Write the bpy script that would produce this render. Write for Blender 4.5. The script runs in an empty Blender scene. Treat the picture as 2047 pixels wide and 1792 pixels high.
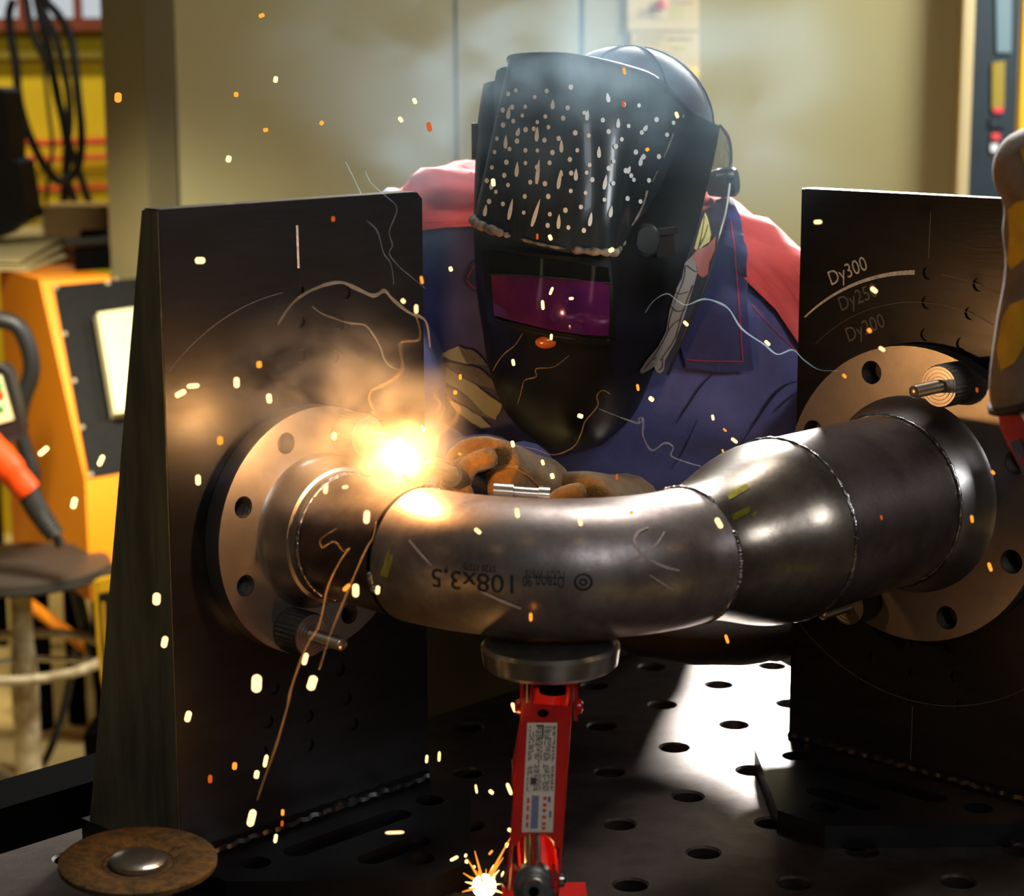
import bpy, bmesh, math, random
import numpy as np
from mathutils import Vector, Matrix
from mathutils.bvhtree import BVHTree
random.seed(7)
sc = bpy.context.scene
COL = sc.collection
# ------------------------------------------------------------------ camera
F, PITCH, ROLL, H = 4095.47, math.radians(10.8878), math.radians(-0.1649), 0.70315
cp, sp, cr, sr = math.cos(PITCH), math.sin(PITCH), math.cos(ROLL), math.sin(ROLL)
CAM = Vector((0, 0, H))
cam = bpy.data.cameras.new('camera')
cam.sensor_width = 36.0
cam.lens = F / 2047 * 36.0
cam.clip_start = 0.05
cam.dof.use_dof = True
cam.dof.focus_distance = 1.90
cam.dof.aperture_fstop = 6.3
camo = bpy.data.objects.new('camera', cam)
COL.objects.link(camo)
camo.matrix_world = Matrix(((cr, -sr, 0, 0), (sr*sp, cr*sp, -cp, 0), (sr*cp, cr*cp, sp, H), (0, 0, 0, 1)))
sc.camera = camo
# ------------------------------------------------------------------ exposure, world, lights
sc.view_settings.view_transform = 'Standard'
sc.view_settings.look = 'None'
sc.view_settings.gamma = 1.0
sc.view_settings.use_curve_mapping = False
sc.view_settings.exposure = 0.0
sc.cycles.volume_step_rate = 2.5
w = bpy.data.worlds.new('workshop_air'); sc.world = w
w.use_nodes = True
w.node_tree.nodes['Background'].inputs[0].default_value = (0.55, 0.55, 0.5, 1)
w.node_tree.nodes['Background'].inputs[1].default_value = 0.035

def area(name, loc, target, size, power, color, sizey=None, spread=None):
    l = bpy.data.lights.new(name, 'AREA'); l.energy = power; l.color = color; l.size = size
    if sizey: l.shape = 'RECTANGLE'; l.size_y = sizey
    if spread: l.spread = math.radians(spread)
    o = bpy.data.objects.new(name, l); COL.objects.link(o)
    o.location = loc
    o.rotation_euler = (Vector(target) - Vector(loc)).to_track_quat('-Z', 'Y').to_euler()
    return o
# skylight / strong lamp high behind the welder, to the right
area('roof_light', (1.75, 3.9, 1.55), (0.8, 4.4, 0.4), 0.5, 39, (0.98, 1.0, 0.95), spread=135)
area('back_lamp', (0.56, 4.1, 1.28), (0.24, 2.05, 0.05), 0.42, 62, (1.0, 0.96, 0.90), spread=70)
area('overhead_fill', (0.45, 2.95, 3.2), (0.25, 2.2, 0.4), 0.6, 9, (1.0, 0.97, 0.90), spread=60)  # added fill for the shoulder rims, no fixture seen
area('side_fill', (2.7, 1.1, 1.35), (0.1, 1.95, 0.5), 0.5, 0.9, (0.9, 0.95, 1.0), spread=30)  # added light for the lid highlight, no window on that side
# cool window light behind the photographer
area('window_light', (0.95, -1.6, 2.6), (0.1, 1.7, 0.2), 1.1, 25, (0.88, 0.94, 1.0), 0.5)
# added fill lights for the yellow machine and the far wall, no fixtures seen
area('machine_fill', (-0.72, 3.3, 1.15), (-1.0, 4.2, -0.22), 0.4, 7.5, (1.0, 0.92, 0.72), 0.15, spread=60)
area('far_wall_fill', (-2.2, 5.4, 2.4), (-1.7, 6.4, 0.6), 0.8, 17, (1.0, 0.88, 0.6), 0.2, spread=90)

# ------------------------------------------------------------------ geometry helpers
def ray(px, py):
    a = (px-1023.5)/F; b = (py-896)/F
    x = cr*a+sr*b; y = -sr*a+cr*b
    return Vector((x, cp-y*sp, -sp-y*cp))
def W(px, py, Y):
    r = ray(px, py); return CAM + r*(Y/r.y)
def atz(px, py, z):
    r = ray(px, py); return CAM + r*((z-H)/r.z)
def atplane(px, py, p0, n):
    r = ray(px, py); n = Vector(n); return CAM + r*((Vector(p0)-CAM).dot(n)/r.dot(n))
def pxm(Y): return Y*1.0/F          # metres per pixel at distance Y (roughly)

ORIG = {}
def lin(c):
    c = c/255.0
    return c/12.92 if c <= 0.04045 else ((c+0.055)/1.055)**2.4
def rgb(r, g, b): return (lin(r), lin(g), lin(b), 1.0)

def tag(o, label=None, cat=None, group=None, kind=None):
    if label: o['label'] = label
    if cat: o['category'] = cat
    if group: o['group'] = group
    if kind: o['kind'] = kind
    return o
def thing(name, loc, label, cat, group=None):
    o = bpy.data.objects.new(name, None); COL.objects.link(o)
    o.location = loc; o.empty_display_size = 0.05
    ORIG[o] = Vector(loc)
    return tag(o, label, cat, group)
def fin(name, bm, mat, parent=None, smooth=True, ang=0.6, loc=None, recalc=True):
    """link a bmesh given in world coordinates as one mesh object"""
    if recalc: bmesh.ops.recalc_face_normals(bm, faces=bm.faces)
    if smooth:
        for f in bm.faces: f.smooth = True
        for e in bm.edges:
            if len(e.link_faces) == 2:
                if e.calc_face_angle(0) > ang: e.smooth = False
    if parent is not None: org = ORIG[parent]
    elif loc is not None: org = Vector(loc)
    else:
        n = len(bm.verts); c = Vector((0, 0, 0)); zm = 1e9
        for v in bm.verts: c += v.co; zm = min(zm, v.co.z)
        org = Vector((c.x/n, c.y/n, zm))
    bmesh.ops.translate(bm, verts=bm.verts, vec=-org)
    me = bpy.data.meshes.new(name); bm.to_mesh(me); bm.free()
    if mat: me.materials.append(mat)
    o = bpy.data.objects.new(name, me); COL.objects.link(o)
    if parent is not None: o.parent = parent
    else: o.location = org
    ORIG[o] = org
    return o
def NB(): return bmesh.new()
def addbm(bm, vs, fs):
    v = [bm.verts.new(p) for p in vs]
    for f in fs:
        try: bm.faces.new([v[i] for i in f])
        except ValueError: pass
    return v
def box(bm, c, ax, h):
    """c centre, ax three unit axes, h three half sizes"""
    c = Vector(c); a = [Vector(x)*s for x, s in zip(ax, h)]
    vs = [c+a[0]*i+a[1]*j+a[2]*k for k in (-1, 1) for j in (-1, 1) for i in (-1, 1)]
    return addbm(bm, vs, [(0, 2, 3, 1), (4, 5, 7, 6), (0, 1, 5, 4), (2, 6, 7, 3), (0, 4, 6, 2), (1, 3, 7, 5)])
XYZ = (Vector((1, 0, 0)), Vector((0, 1, 0)), Vector((0, 0, 1)))
def bevel(bm, w, seg=2):
    es = [e for e in bm.edges if len(e.link_faces) == 2 and e.calc_face_angle(0) > 0.5]
    bmesh.ops.bevel(bm, geom=es, offset=w, segments=seg, affect='EDGES', profile=0.5)
def frame_of(d):
    d = Vector(d).normalized()
    u = d.cross(Vector((0, 0, 1)))
    if u.length < 1e-3: u = d.cross(Vector((1, 0, 0)))
    u.normalize(); return u, u.cross(d).normalized(), d
def tube(bm, path, rad, n=12, caps=True, close=False):
    path = [Vector(p) for p in path]; m = len(path)
    if not hasattr(rad, '__len__'): rad = [rad]*m
    rings = []; prevu = None
    for i, p in enumerate(path):
        if close: t = path[(i+1) % m]-path[i-1]
        else: t = path[min(i+1, m-1)]-path[max(i-1, 0)]
        t = t.normalized() if t.length > 1e-9 else Vector((0, 0, 1))
        if prevu is None: u, v, _ = frame_of(t)
        else:
            u = prevu - t*prevu.dot(t); u.normalize(); v = u.cross(t)
            v = -v if False else v
        prevu = u; v = t.cross(u)
        rings.append([bm.verts.new(p+(u*math.cos(2*math.pi*k/n)+v*math.sin(2*math.pi*k/n))*rad[i]) for k in range(n)])
    for i in range(m-1 if not close else m):
        A, B = rings[i], rings[(i+1) % m]
        for k in range(n): bm.faces.new((A[k], A[(k+1) % n], B[(k+1) % n], B[k]))
    if caps and not close:
        bm.faces.new(rings[0]); bm.faces.new(rings[-1][::-1])
    return rings
def smooth_path(pts, k=6):
    """Catmull-Rom through points"""
    P = [Vector(p) for p in pts]; out = []
    for i in range(len(P)-1):
        p0, p1, p2, p3 = P[max(i-1, 0)], P[i], P[i+1], P[min(i+2, len(P)-1)]
        for j in range(k):
            t = j/k
            out.append(0.5*((2*p1)+(p2-p0)*t+(2*p0-5*p1+4*p2-p3)*t*t+(3*p1-p0-3*p2+p3)*t**3))
    out.append(P[-1]); return out
def lathe(bm, prof, org, axis, n=48, capa=True, capb=True):
    """prof = [(offset along axis, radius)]"""
    org = Vector(org); u, v, d = frame_of(axis); rings = []
    for o, r in prof:
        c = org+d*o
        rings.append([bm.verts.new(c+(u*math.cos(2*math.pi*k/n)+v*math.sin(2*math.pi*k/n))*r) for k in range(n)])
    for A, B in zip(rings[:-1], rings[1:]):
        for k in range(n): bm.faces.new((A[k], A[(k+1) % n], B[(k+1) % n], B[k]))
    if capa: bm.faces.new(rings[0])
    if capb: bm.faces.new(rings[-1][::-1])
    return rings
def prism(bm, pts, d):
    pts = [Vector(p) for p in pts]; n = len(pts); d = Vector(d)
    v = [bm.verts.new(p) for p in pts]+[bm.verts.new(p+d) for p in pts]
    bm.faces.new(v[:n]); bm.faces.new(v[n:][::-1])
    for i in range(n): bm.faces.new((v[i], v[(i+1) % n], v[n+(i+1) % n], v[n+i]))
def holed(bm, P, poly, holes, o0, o1, nh=20, slots=()):
    """plate: P(a,b,o) maps plan coords to world; poly outline; holes (a,b,r,depth or None for through)"""
    def loop(pts, o): return [bm.verts.new(P(a, b, o)) for a, b in pts]
    def edges(vs): return [bm.edges.new((vs[i], vs[(i+1) % len(vs)])) for i in range(len(vs))]
    circ = [[(a+r*math.cos(2*math.pi*k/nh), b+r*math.sin(2*math.pi*k/nh)) for k in range(nh)] for a, b, r, dp in holes]
    circ += [list(q) for q in slots]; holes = list(holes)+[(0, 0, 0, None)]*len(slots)
    top = loop(poly, o1); e = edges(top); tops = []
    for c in circ:
        l = loop(c, o1); tops.append(l); e += edges(l)
    bmesh.ops.triangle_fill(bm, edges=e, use_beauty=True, use_dissolve=False)
    bot = loop(poly, o0); e = edges(bot)
    for c, h, tl in zip(circ, holes, tops):
        if h[3] is None:
            bl = loop(c, o0); e += edges(bl)
        else: bl = loop(c, o1+(o0-o1)*h[3])
        nn = len(c)
        for i in range(nn): bm.faces.new((tl[i], tl[(i+1) % nn], bl[(i+1) % nn], bl[i]))
        if h[3] is not None: bm.faces.new(bl)
    bmesh.ops.triangle_fill(bm, edges=e, use_beauty=True, use_dissolve=False)
    n = len(poly)
    for i in range(n): bm.faces.new((top[i], top[(i+1) % n], bot[(i+1) % n], bot[i]))
def grid(bm, rows, close=False):
    R = [[bm.verts.new(p) for p in r] for r in rows]
    for A, B in zip(R[:-1], R[1:]):
        m = len(A)
        for k in range(m if close else m-1): bm.faces.new((A[k], A[(k+1) % m], B[(k+1) % m], B[k]))
    return R
def thicken(bm, t):
    g = bmesh.ops.solidify(bm, geom=bm.faces[:], thickness=t)
def text_mesh(s, size=1.0):
    cu = bpy.data.curves.new('lettering', 'FONT'); cu.body = s; cu.size = size; cu.resolution_u = 3
    o = bpy.data.objects.new('lettering', cu); COL.objects.link(o)
    dg = bpy.context.evaluated_depsgraph_get()
    me = bpy.data.meshes.new_from_object(o.evaluated_get(dg))
    vs = [v.co.copy() for v in me.vertices]; fs = [list(p.vertices) for p in me.polygons]
    bpy.data.objects.remove(o); bpy.data.curves.remove(cu); bpy.data.meshes.remove(me)
    return vs, fs
def bvh_of(objs):
    V = []; Fc = []
    for o in objs:
        b = len(V); org = ORIG[o]
        V += [v.co+org for v in o.data.vertices]; Fc += [[i+b for i in p.vertices] for p in o.data.polygons]
    return BVHTree.FromPolygons(V, Fc)
def hit(b, px, py, off=0.0008):
    r = ray(px, py).normalized(); h = b.ray_cast(CAM, r)
    if h[0] is None: return None
    n = h[1]
    if n.dot(r) > 0: n = -n
    return h[0]+n*off
def decal_poly(bm, b, pts, off=0.0008, sub=1):
    """small flat print laid on a surface, outline given as image points"""
    P = [hit(b, x, y, off) for x, y in pts]
    if any(p is None for p in P): return
    cx = sum(p[0] for p in pts)/len(pts); cy = sum(p[1] for p in pts)/len(pts)
    c = hit(b, cx, cy, off)
    if c is None: return
    vs = [bm.verts.new(p) for p in P]; cv = bm.verts.new(c)
    for i in range(len(vs)): bm.faces.new((vs[i], vs[(i+1) % len(vs)], cv))
def decal_strip(bm, b, pts, wd, off=0.0008, k=5):
    """brush or chalk line laid on a surface; wd width in image px (list or value)"""
    P = smooth_path([(x, y, 0) for x, y in pts], k); m = len(P)
    L = []
    for i, p in enumerate(P):
        t = (P[min(i+1, m-1)]-P[max(i-1, 0)]).normalized(); n = Vector((-t.y, t.x, 0))
        if hasattr(wd, '__len__'):
            q = i/(m-1)*(len(wd)-1); j = min(int(q), len(wd)-2); ww = wd[j]+(wd[j+1]-wd[j])*(q-j)
        else: ww = wd
        a = hit(b, p.x+n.x*ww/2, p.y+n.y*ww/2, off); c = hit(b, p.x-n.x*ww/2, p.y-n.y*ww/2, off)
        L.append(None if a is None or c is None or (a-c).length > 0.05 else (bm.verts.new(a), bm.verts.new(c)))
    for A, B in zip(L[:-1], L[1:]):
        if A and B: bm.faces.new((A[0], A[1], B[1], B[0]))

# ------------------------------------------------------------------ materials
def mat(name, col, metal=0.0, rough=0.5, var=0.0, scale=20.0, col2=None, bump=0.0, bscale=200.0, spec=0.5,
        stretch=None, coat=0.0, rvar=0.0, sheen=0.0, alpha=None):
    m = bpy.data.materials.new(name); m.use_nodes = True
    nt = m.node_tree; N = nt.nodes; L = nt.links
    b = N['Principled BSDF']
    b.inputs['Metallic'].default_value = metal; b.inputs['Roughness'].default_value = rough
    b.inputs['Specular IOR Level'].default_value = spec
    b.inputs['Coat Weight'].default_value = coat
    b.inputs['Sheen Weight'].default_value = sheen
    b.inputs['Base Color'].default_value = col
    if alpha is not None: b.inputs['Alpha'].default_value = alpha
    tc = N.new('ShaderNodeTexCoord'); mp = N.new('ShaderNodeMapping')
    L.new(tc.outputs['Object'], mp.inputs[0])
    if stretch: mp.inputs['Scale'].default_value = stretch
    if var or col2:
        nz = N.new('ShaderNodeTexNoise'); nz.inputs['Scale'].default_value = scale; nz.inputs['Detail'].default_value = 6
        nz.inputs['Roughness'].default_value = 0.65
        L.new(mp.outputs[0], nz.inputs['Vector'])
        rp = N.new('ShaderNodeValToRGB'); rp.color_ramp.elements[0].position = 0.36; rp.color_ramp.elements[1].position = 0.66
        c2 = col2 or tuple([max(0, c*(1-var)) for c in col[:3]]+[1])
        rp.color_ramp.elements[0].color = c2; rp.color_ramp.elements[1].color = col
        L.new(nz.outputs['Fac'], rp.inputs[0]); L.new(rp.outputs[0], b.inputs['Base Color'])
        if rvar:
            mr = N.new('ShaderNodeMapRange'); mr.inputs['To Min'].default_value = rough+rvar; mr.inputs['To Max'].default_value = max(0.05, rough-rvar)
            L.new(nz.outputs['Fac'], mr.inputs['Value']); L.new(mr.outputs[0], b.inputs['Roughness'])
    if bump:
        n2 = N.new('ShaderNodeTexNoise'); n2.inputs['Scale'].default_value = bscale; n2.inputs['Detail'].default_value = 4
        L.new(mp.outputs[0], n2.inputs['Vector'])
        bp = N.new('ShaderNodeBump'); bp.inputs['Strength'].default_value = bump; bp.inputs['Distance'].default_value = 0.002
        L.new(n2.outputs['Fac'], bp.inputs['Height']); L.new(bp.outputs[0], b.inputs['Normal'])
    return m
def glow(name, col, strength):
    m = bpy.data.materials.new(name); m.use_nodes = True; nt = m.node_tree
    nt.nodes.remove(nt.nodes['Principled BSDF'])
    e = nt.nodes.new('ShaderNodeEmission'); e.inputs[0].default_value = col; e.inputs[1].default_value = strength
    nt.links.new(e.outputs[0], nt.nodes['Material Output'].inputs[0]); return m
def veil(name, col, op):
    m = bpy.data.materials.new(name); m.use_nodes = True; nt = m.node_tree
    nt.nodes.remove(nt.nodes['Principled BSDF'])
    t = nt.nodes.new('ShaderNodeBsdfTransparent'); d = nt.nodes.new('ShaderNodeBsdfDiffuse'); d.inputs[0].default_value = col
    tr = nt.nodes.new('ShaderNodeBsdfTranslucent'); tr.inputs[0].default_value = col
    m1 = nt.nodes.new('ShaderNodeMixShader'); m1.inputs[0].default_value = 0.5
    nt.links.new(d.outputs[0], m1.inputs[1]); nt.links.new(tr.outputs[0], m1.inputs[2])
    mx = nt.nodes.new('ShaderNodeMixShader'); mx.inputs[0].default_value = op
    nt.links.new(t.outputs[0], mx.inputs[1]); nt.links.new(m1.outputs[0], mx.inputs[2])
    nt.links.new(mx.outputs[0], nt.nodes['Material Output'].inputs[0]); return m
def smoke_mat(name, col, dens, scale, lo, hi, aniso=0.3, fall=True):
    """noise smoke inside its own domain mesh; density fades towards the domain's edge (object coords -1..1)"""
    m = bpy.data.materials.new(name); m.use_nodes = True; nt = m.node_tree; N = nt.nodes; L = nt.links
    N.remove(N['Principled BSDF'])
    v = N.new('ShaderNodeVolumePrincipled'); v.inputs['Color'].default_value = col; v.inputs['Anisotropy'].default_value = aniso
    tc = N.new('ShaderNodeTexCoord')
    nz = N.new('ShaderNodeTexNoise'); nz.inputs['Scale'].default_value = scale; nz.inputs['Detail'].default_value = 5; nz.inputs['Distortion'].default_value = 0.7
    L.new(tc.outputs['Object'], nz.inputs['Vector'])
    mr = N.new('ShaderNodeMapRange'); mr.inputs['From Min'].default_value = lo; mr.inputs['From Max'].default_value = hi
    L.new(nz.outputs['Fac'], mr.inputs['Value'])
    ln = N.new('ShaderNodeVectorMath'); ln.operation = 'LENGTH'; L.new(tc.outputs['Object'], ln.inputs[0])
    fr = N.new('ShaderNodeMapRange'); fr.inputs['From Min'].default_value = 1.0; fr.inputs['From Max'].default_value = 0.15
    fr.interpolation_type = 'SMOOTHSTEP'
    L.new(ln.outputs['Value'], fr.inputs['Value'])
    mu = N.new('ShaderNodeMath'); mu.operation = 'MULTIPLY'; L.new(mr.outputs[0], mu.inputs[0]); L.new(fr.outputs[0], mu.inputs[1])
    m2 = N.new('ShaderNodeMath'); m2.operation = 'MULTIPLY'; m2.inputs[1].default_value = dens; L.new(mu.outputs[0], m2.inputs[0])
    L.new(m2.outputs[0], v.inputs['Density']); L.new(v.outputs[0], N['Material Output'].inputs['Volume'])
    return m

M = {}
M['plate'] = mat('mill_scale_steel', (0.022, 0.023, 0.028, 1), 0.6, 0.30, col2=(0.013, 0.012, 0.012, 1), scale=9, bump=0.05, bscale=60, stretch=(1, 1, 6), rvar=0.08)
M['plate_edge'] = mat('cut_steel_edge', rgb(128, 120, 92), 0.3, 0.5, var=0.5, scale=40, stretch=(1, 1, 0.2))
M['table'] = mat('table_steel', (0.105, 0.082, 0.070, 1), 0.75, 0.38, col2=(0.05, 0.037, 0.031, 1), scale=30, bump=0.12, bscale=400, rvar=0.10)
M['hole'] = mat('hole_wall_steel', (0.05, 0.05, 0.055, 1), 0.7, 0.4)
M['pipe'] = mat('rolled_pipe_steel', (0.50, 0.425, 0.40, 1), 0.85, 0.40, col2=(0.26, 0.21, 0.20, 1), scale=26, bump=0.06, bscale=140, rvar=0.09)
M['reducer'] = mat('heat_tinted_steel', (0.24, 0.20, 0.155, 1), 0.85, 0.30, col2=(0.10, 0.078, 0.066, 1), scale=22, bump=0.06, bscale=160, rvar=0.09)
M['pipe_dark'] = mat('dark_pipe_steel', (0.20, 0.155, 0.145, 1), 0.85, 0.32, col2=(0.09, 0.066, 0.063, 1), scale=24, bump=0.08, bscale=300, rvar=0.09)
M['flange'] = mat('turned_flange_steel', (0.40, 0.37, 0.36, 1), 0.9, 0.33, col2=(0.27, 0.245, 0.235, 1), scale=12, bump=0.05, bscale=500, rvar=0.05)
M['weld'] = mat('weld_bead_steel', (0.42, 0.40, 0.38, 1), 0.95, 0.22, col2=(0.13, 0.11, 0.12, 1), scale=120, bump=0.4, bscale=260)
M['bright'] = mat('bright_steel', (0.62, 0.58, 0.52, 1), 0.95, 0.25, var=0.3, scale=60)
M['thread'] = mat('thread_steel', (0.60, 0.50, 0.38, 1), 0.95, 0.30)
M['knurl'] = mat('dark_knurled_steel', (0.10, 0.09, 0.085, 1), 0.8, 0.42, bump=0.5, bscale=900)
M['ink'] = mat('stamp_ink', (0.018, 0.017, 0.02, 1), 0.0, 0.6)
M['chalk'] = mat('chalk_line', rgb(226, 200, 195), 0, 0.9, var=0.25, scale=300)
M['scribe'] = mat('scribed_bright_steel', (0.75, 0.74, 0.70, 1), 0.2, 0.55, var=0.5, scale=300)
M['scribe_dim'] = mat('faint_scribe', (0.10, 0.10, 0.105, 1), 0.3, 0.5)
M['red'] = mat('red_enamel', rgb(214, 22, 8), 0.0, 0.35, var=0.35, scale=14, coat=0.3)
M['paper'] = mat('label_paper', rgb(222, 205, 182), 0, 0.7, var=0.15, scale=30)
M['blackprint'] = mat('grey_print', rgb(70, 64, 60), 0, 0.8)
M['blueprint'] = mat('blue_print', rgb(70, 80, 150), 0, 0.8)
M['redprint'] = mat('red_print', rgb(215, 70, 60), 0, 0.8)
M['shell'] = mat('black_helmet_plastic', (0.026, 0.027, 0.026, 1), 0, 0.36, var=0.4, scale=12, spec=0.5, bump=0.03, bscale=80)
M['lid'] = mat('scuffed_black_plastic', (0.060, 0.076, 0.082, 1), 0.0, 0.27, var=0.4, scale=10, coat=0.25, spec=0.6, stretch=(6, 1, 0.7))
M['smoky'] = mat('smoky_clear_plastic', (0.10, 0.095, 0.085, 1), 0, 0.15, alpha=0.62)
M['whitepaint'] = mat('white_paint_marker', rgb(252, 252, 244), 0, 0.6)
M['tint'] = mat('yellow_green_heat_tint', rgb(128, 136, 24), 0.7, 0.35, col2=rgb(110, 84, 30), scale=150)
M['worn'] = mat('worn_white_paint', rgb(176, 160, 140), 0, 0.7, col2=rgb(60, 50, 44), scale=60)
M['lens'] = mat('purple_filter_glass', (0.40, 0.05, 0.24, 1), 0.3, 0.12, col2=(0.12, 0.02, 0.20, 1), scale=9, coat=1.0)  # pink noise in the colour stands in for the reflection on the lens
M['lensdark'] = mat('dark_lens_band', (0.012, 0.014, 0.010, 1), 0, 0.12, coat=1.0)
M['amber'] = mat('amber_tab', rgb(190, 90, 20), 0, 0.25, coat=0.6)
M['blue'] = mat('navy_work_cloth', rgb(94, 94, 148), 0, 0.9, var=0.22, scale=30, bump=0.25, bscale=700, sheen=0.15)
M['redcloth'] = mat('red_work_cloth', rgb(212, 60, 52), 0, 0.9, var=0.15, scale=30, bump=0.2, bscale=700, sheen=0.15)
M['capcloth'] = mat('blue_cap_cloth', rgb(34, 44, 70), 0, 0.9, var=0.15, scale=40, sheen=0.2, bump=0.2, bscale=600)
M['stitch'] = mat('red_thread', rgb(200, 50, 50), 0, 0.9)
M['seam'] = mat('dark_seam_and_fold', rgb(22, 24, 46), 0, 0.9)
M['glove'] = mat('brown_suede', rgb(128, 88, 14), 0, 0.95, col2=rgb(88, 56, 8), scale=60, bump=0.5, bscale=500, sheen=0.3)
M['leather'] = mat('dark_brown_leather', rgb(40, 27, 20), 0, 0.8, var=0.5, scale=25, bump=0.3, bscale=200)
M['skin'] = mat('skin', rgb(196, 142, 112), 0, 0.55, var=0.1, scale=30)
M['patch'] = mat('cream_patch_cloth', rgb(255, 250, 200), 0, 0.8, var=0.12, scale=60)
M['patchgrey'] = mat('grey_patch_weave', rgb(186, 178, 160), 0, 0.8, var=0.3, scale=400)
M['stickergrey'] = mat('grey_sticker', rgb(150, 142, 134), 0, 0.5)
M['stickerpink'] = mat('pink_sticker', rgb(186, 104, 96), 0, 0.5)
M['stickeryel'] = mat('pale_yellow_sticker', rgb(206, 196, 120), 0, 0.5)
M['line'] = mat('black_outline', (0.01, 0.01, 0.01, 1), 0, 0.6)
M['trousers'] = mat('dark_trousers', rgb(38, 42, 70), 0, 0.9)
M['boot'] = mat('black_boot', rgb(20, 18, 16), 0, 0.6)
M['panelgreen'] = mat('olive_grey_panel', rgb(172, 165, 118), 0.0, 0.6, var=0.07, scale=3, bump=0.04, bscale=900, stretch=(1, 1, 0.15))
M['panelshade'] = mat('shaded_olive_strip', rgb(104, 96, 62), 0, 0.6, var=0.07, scale=3)  # darker copy of the panel paint, recess shade put into the colour
M['jacket_shade'] = mat('black_jacket_shade', rgb(16, 13, 10), 0, 0.9, spec=0.1)  # near-black colour standing in for shade on the lower jacket
M['panelgap'] = mat('dark_joint', rgb(42, 62, 74), 0, 0.7)
M['cream'] = mat('cream_trim', rgb(226, 208, 158), 0, 0.6)
M['yellowwall'] = mat('yellow_painted_wall', rgb(216, 184, 6), 0, 0.7, var=0.15, scale=5)
M['brownbeam'] = mat('brown_sill', rgb(110, 44, 14), 0, 0.7)
M['redpipe'] = mat('red_pipe', rgb(196, 40, 8), 0, 0.5)
M['dullstrip'] = mat('dull_yellow_strip', rgb(120, 104, 20), 0, 0.6)
M['rubber'] = mat('black_rubber', (0.012, 0.011, 0.010, 1), 0, 0.5)
M['floor'] = mat('pale_concrete', rgb(226, 194, 120), 0, 0.85, var=0.18, scale=12, bump=0.1, bscale=80)
M['conc'] = mat('grey_plaster', rgb(130, 126, 112), 0, 0.9, var=0.1, scale=4)
M['orange'] = mat('amber_yellow_enamel', rgb(255, 150, 2), 0, 0.5, var=0.06, scale=6)
M['blackpanel'] = mat('black_console_plate', rgb(30, 29, 27), 0.0, 0.6, spec=0.1, var=0.25, scale=60)
M['ivory'] = mat('ivory_plastic', rgb(244, 228, 170), 0, 0.5)
M['kraft'] = mat('kraft_card', rgb(240, 196, 124), 0, 0.8, var=0.08, scale=10)
M['sheet'] = mat('cream_paper', rgb(230, 210, 150), 0, 0.8, var=0.08, scale=8)
M['darkgrey'] = mat('charcoal_plastic', rgb(40, 37, 33), 0, 0.55)
M['black'] = mat('black_paint', (0.004, 0.004, 0.004, 1), 0, 0.9, spec=0.0)
M['seat'] = mat('charcoal_seat', rgb(60, 52, 44), 0, 0.5, var=0.12, scale=20)
M['greypaint'] = mat('worn_grey_paint', rgb(196, 182, 150), 0.1, 0.5, col2=rgb(140, 120, 84), scale=30)
M['orangered'] = mat('orange_red_plastic', rgb(240, 74, 8), 0, 0.4)
M['disc'] = mat('brown_abrasive', rgb(112, 82, 26), 0, 0.85, col2=rgb(52, 36, 10), scale=110, bump=0.6, bscale=500)
M['discdark'] = mat('dark_abrasive_dish', rgb(46, 30, 16), 0, 0.8, var=0.3, scale=80)
M['teal'] = mat('dark_teal_case', rgb(20, 38, 48), 0, 0.6, var=0.3, scale=8)
M['yellowpost'] = mat('yellow_post', rgb(246, 192, 30), 0, 0.5)
M['posterp'] = mat('yellowed_sheet', rgb(226, 206, 150), 0, 0.5, var=0.06, scale=12)
M['faintprint'] = mat('faint_print', rgb(172, 156, 118), 0, 0.8)
M['limeprint'] = mat('lime_highlighter', rgb(206, 206, 80), 0, 0.8)
M['redmag'] = mat('red_magnet', rgb(210, 70, 74), 0, 0.4)
M['yelmag'] = mat('yellow_magnet', rgb(250, 196, 30), 0, 0.4)
M['bluecloth'] = mat('blue_check_cloth', rgb(54, 78, 140), 0, 0.9)
M['redcheck'] = mat('red_check_cloth', rgb(150, 40, 52), 0, 0.9)
M['whitecloth'] = mat('white_check_cloth', rgb(226, 226, 232), 0, 0.9)
M['screen_g'] = mat('green_button', rgb(30, 170, 100), 0, 0.4)
M['pane'] = glow('bright_window_pane', rgb(206, 214, 218), 0.85)
M['arc'] = glow('welding_arc', (1.0, 0.82, 0.5, 1), 120)
M['spark_w'] = glow('white_hot_spark', (1.0, 0.62, 0.24, 1), 2.6)
M['spark_o'] = glow('orange_spark', (1.0, 0.30, 0.03, 1), 1.6)
M['spark_d'] = glow('dull_red_spark', (0.9, 0.14, 0.015, 1), 0.7)
M['hot'] = glow('molten_spatter', (1.0, 0.62, 0.25, 1), 14)
M['wisp'] = veil('pale_smoke_thread', (0.95, 0.93, 0.88, 1), 0.08)
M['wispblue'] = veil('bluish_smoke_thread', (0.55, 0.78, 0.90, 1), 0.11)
M['sparktrail'] = veil('spark_trail_veil', (1.0, 0.66, 0.26, 1), 0.30)  # veil for the glowing trails of falling sparks
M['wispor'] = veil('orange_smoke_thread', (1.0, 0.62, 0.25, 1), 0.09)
# ================================================================== SETTING
Z = Vector((0, 0, 1))
FLZ = -0.85
bm = NB(); box(bm, (0, 3.2, FLZ-0.05), XYZ, (4.2, 5.2, 0.05))
tag(fin('floor', bm, M['floor']), kind='structure')
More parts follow.
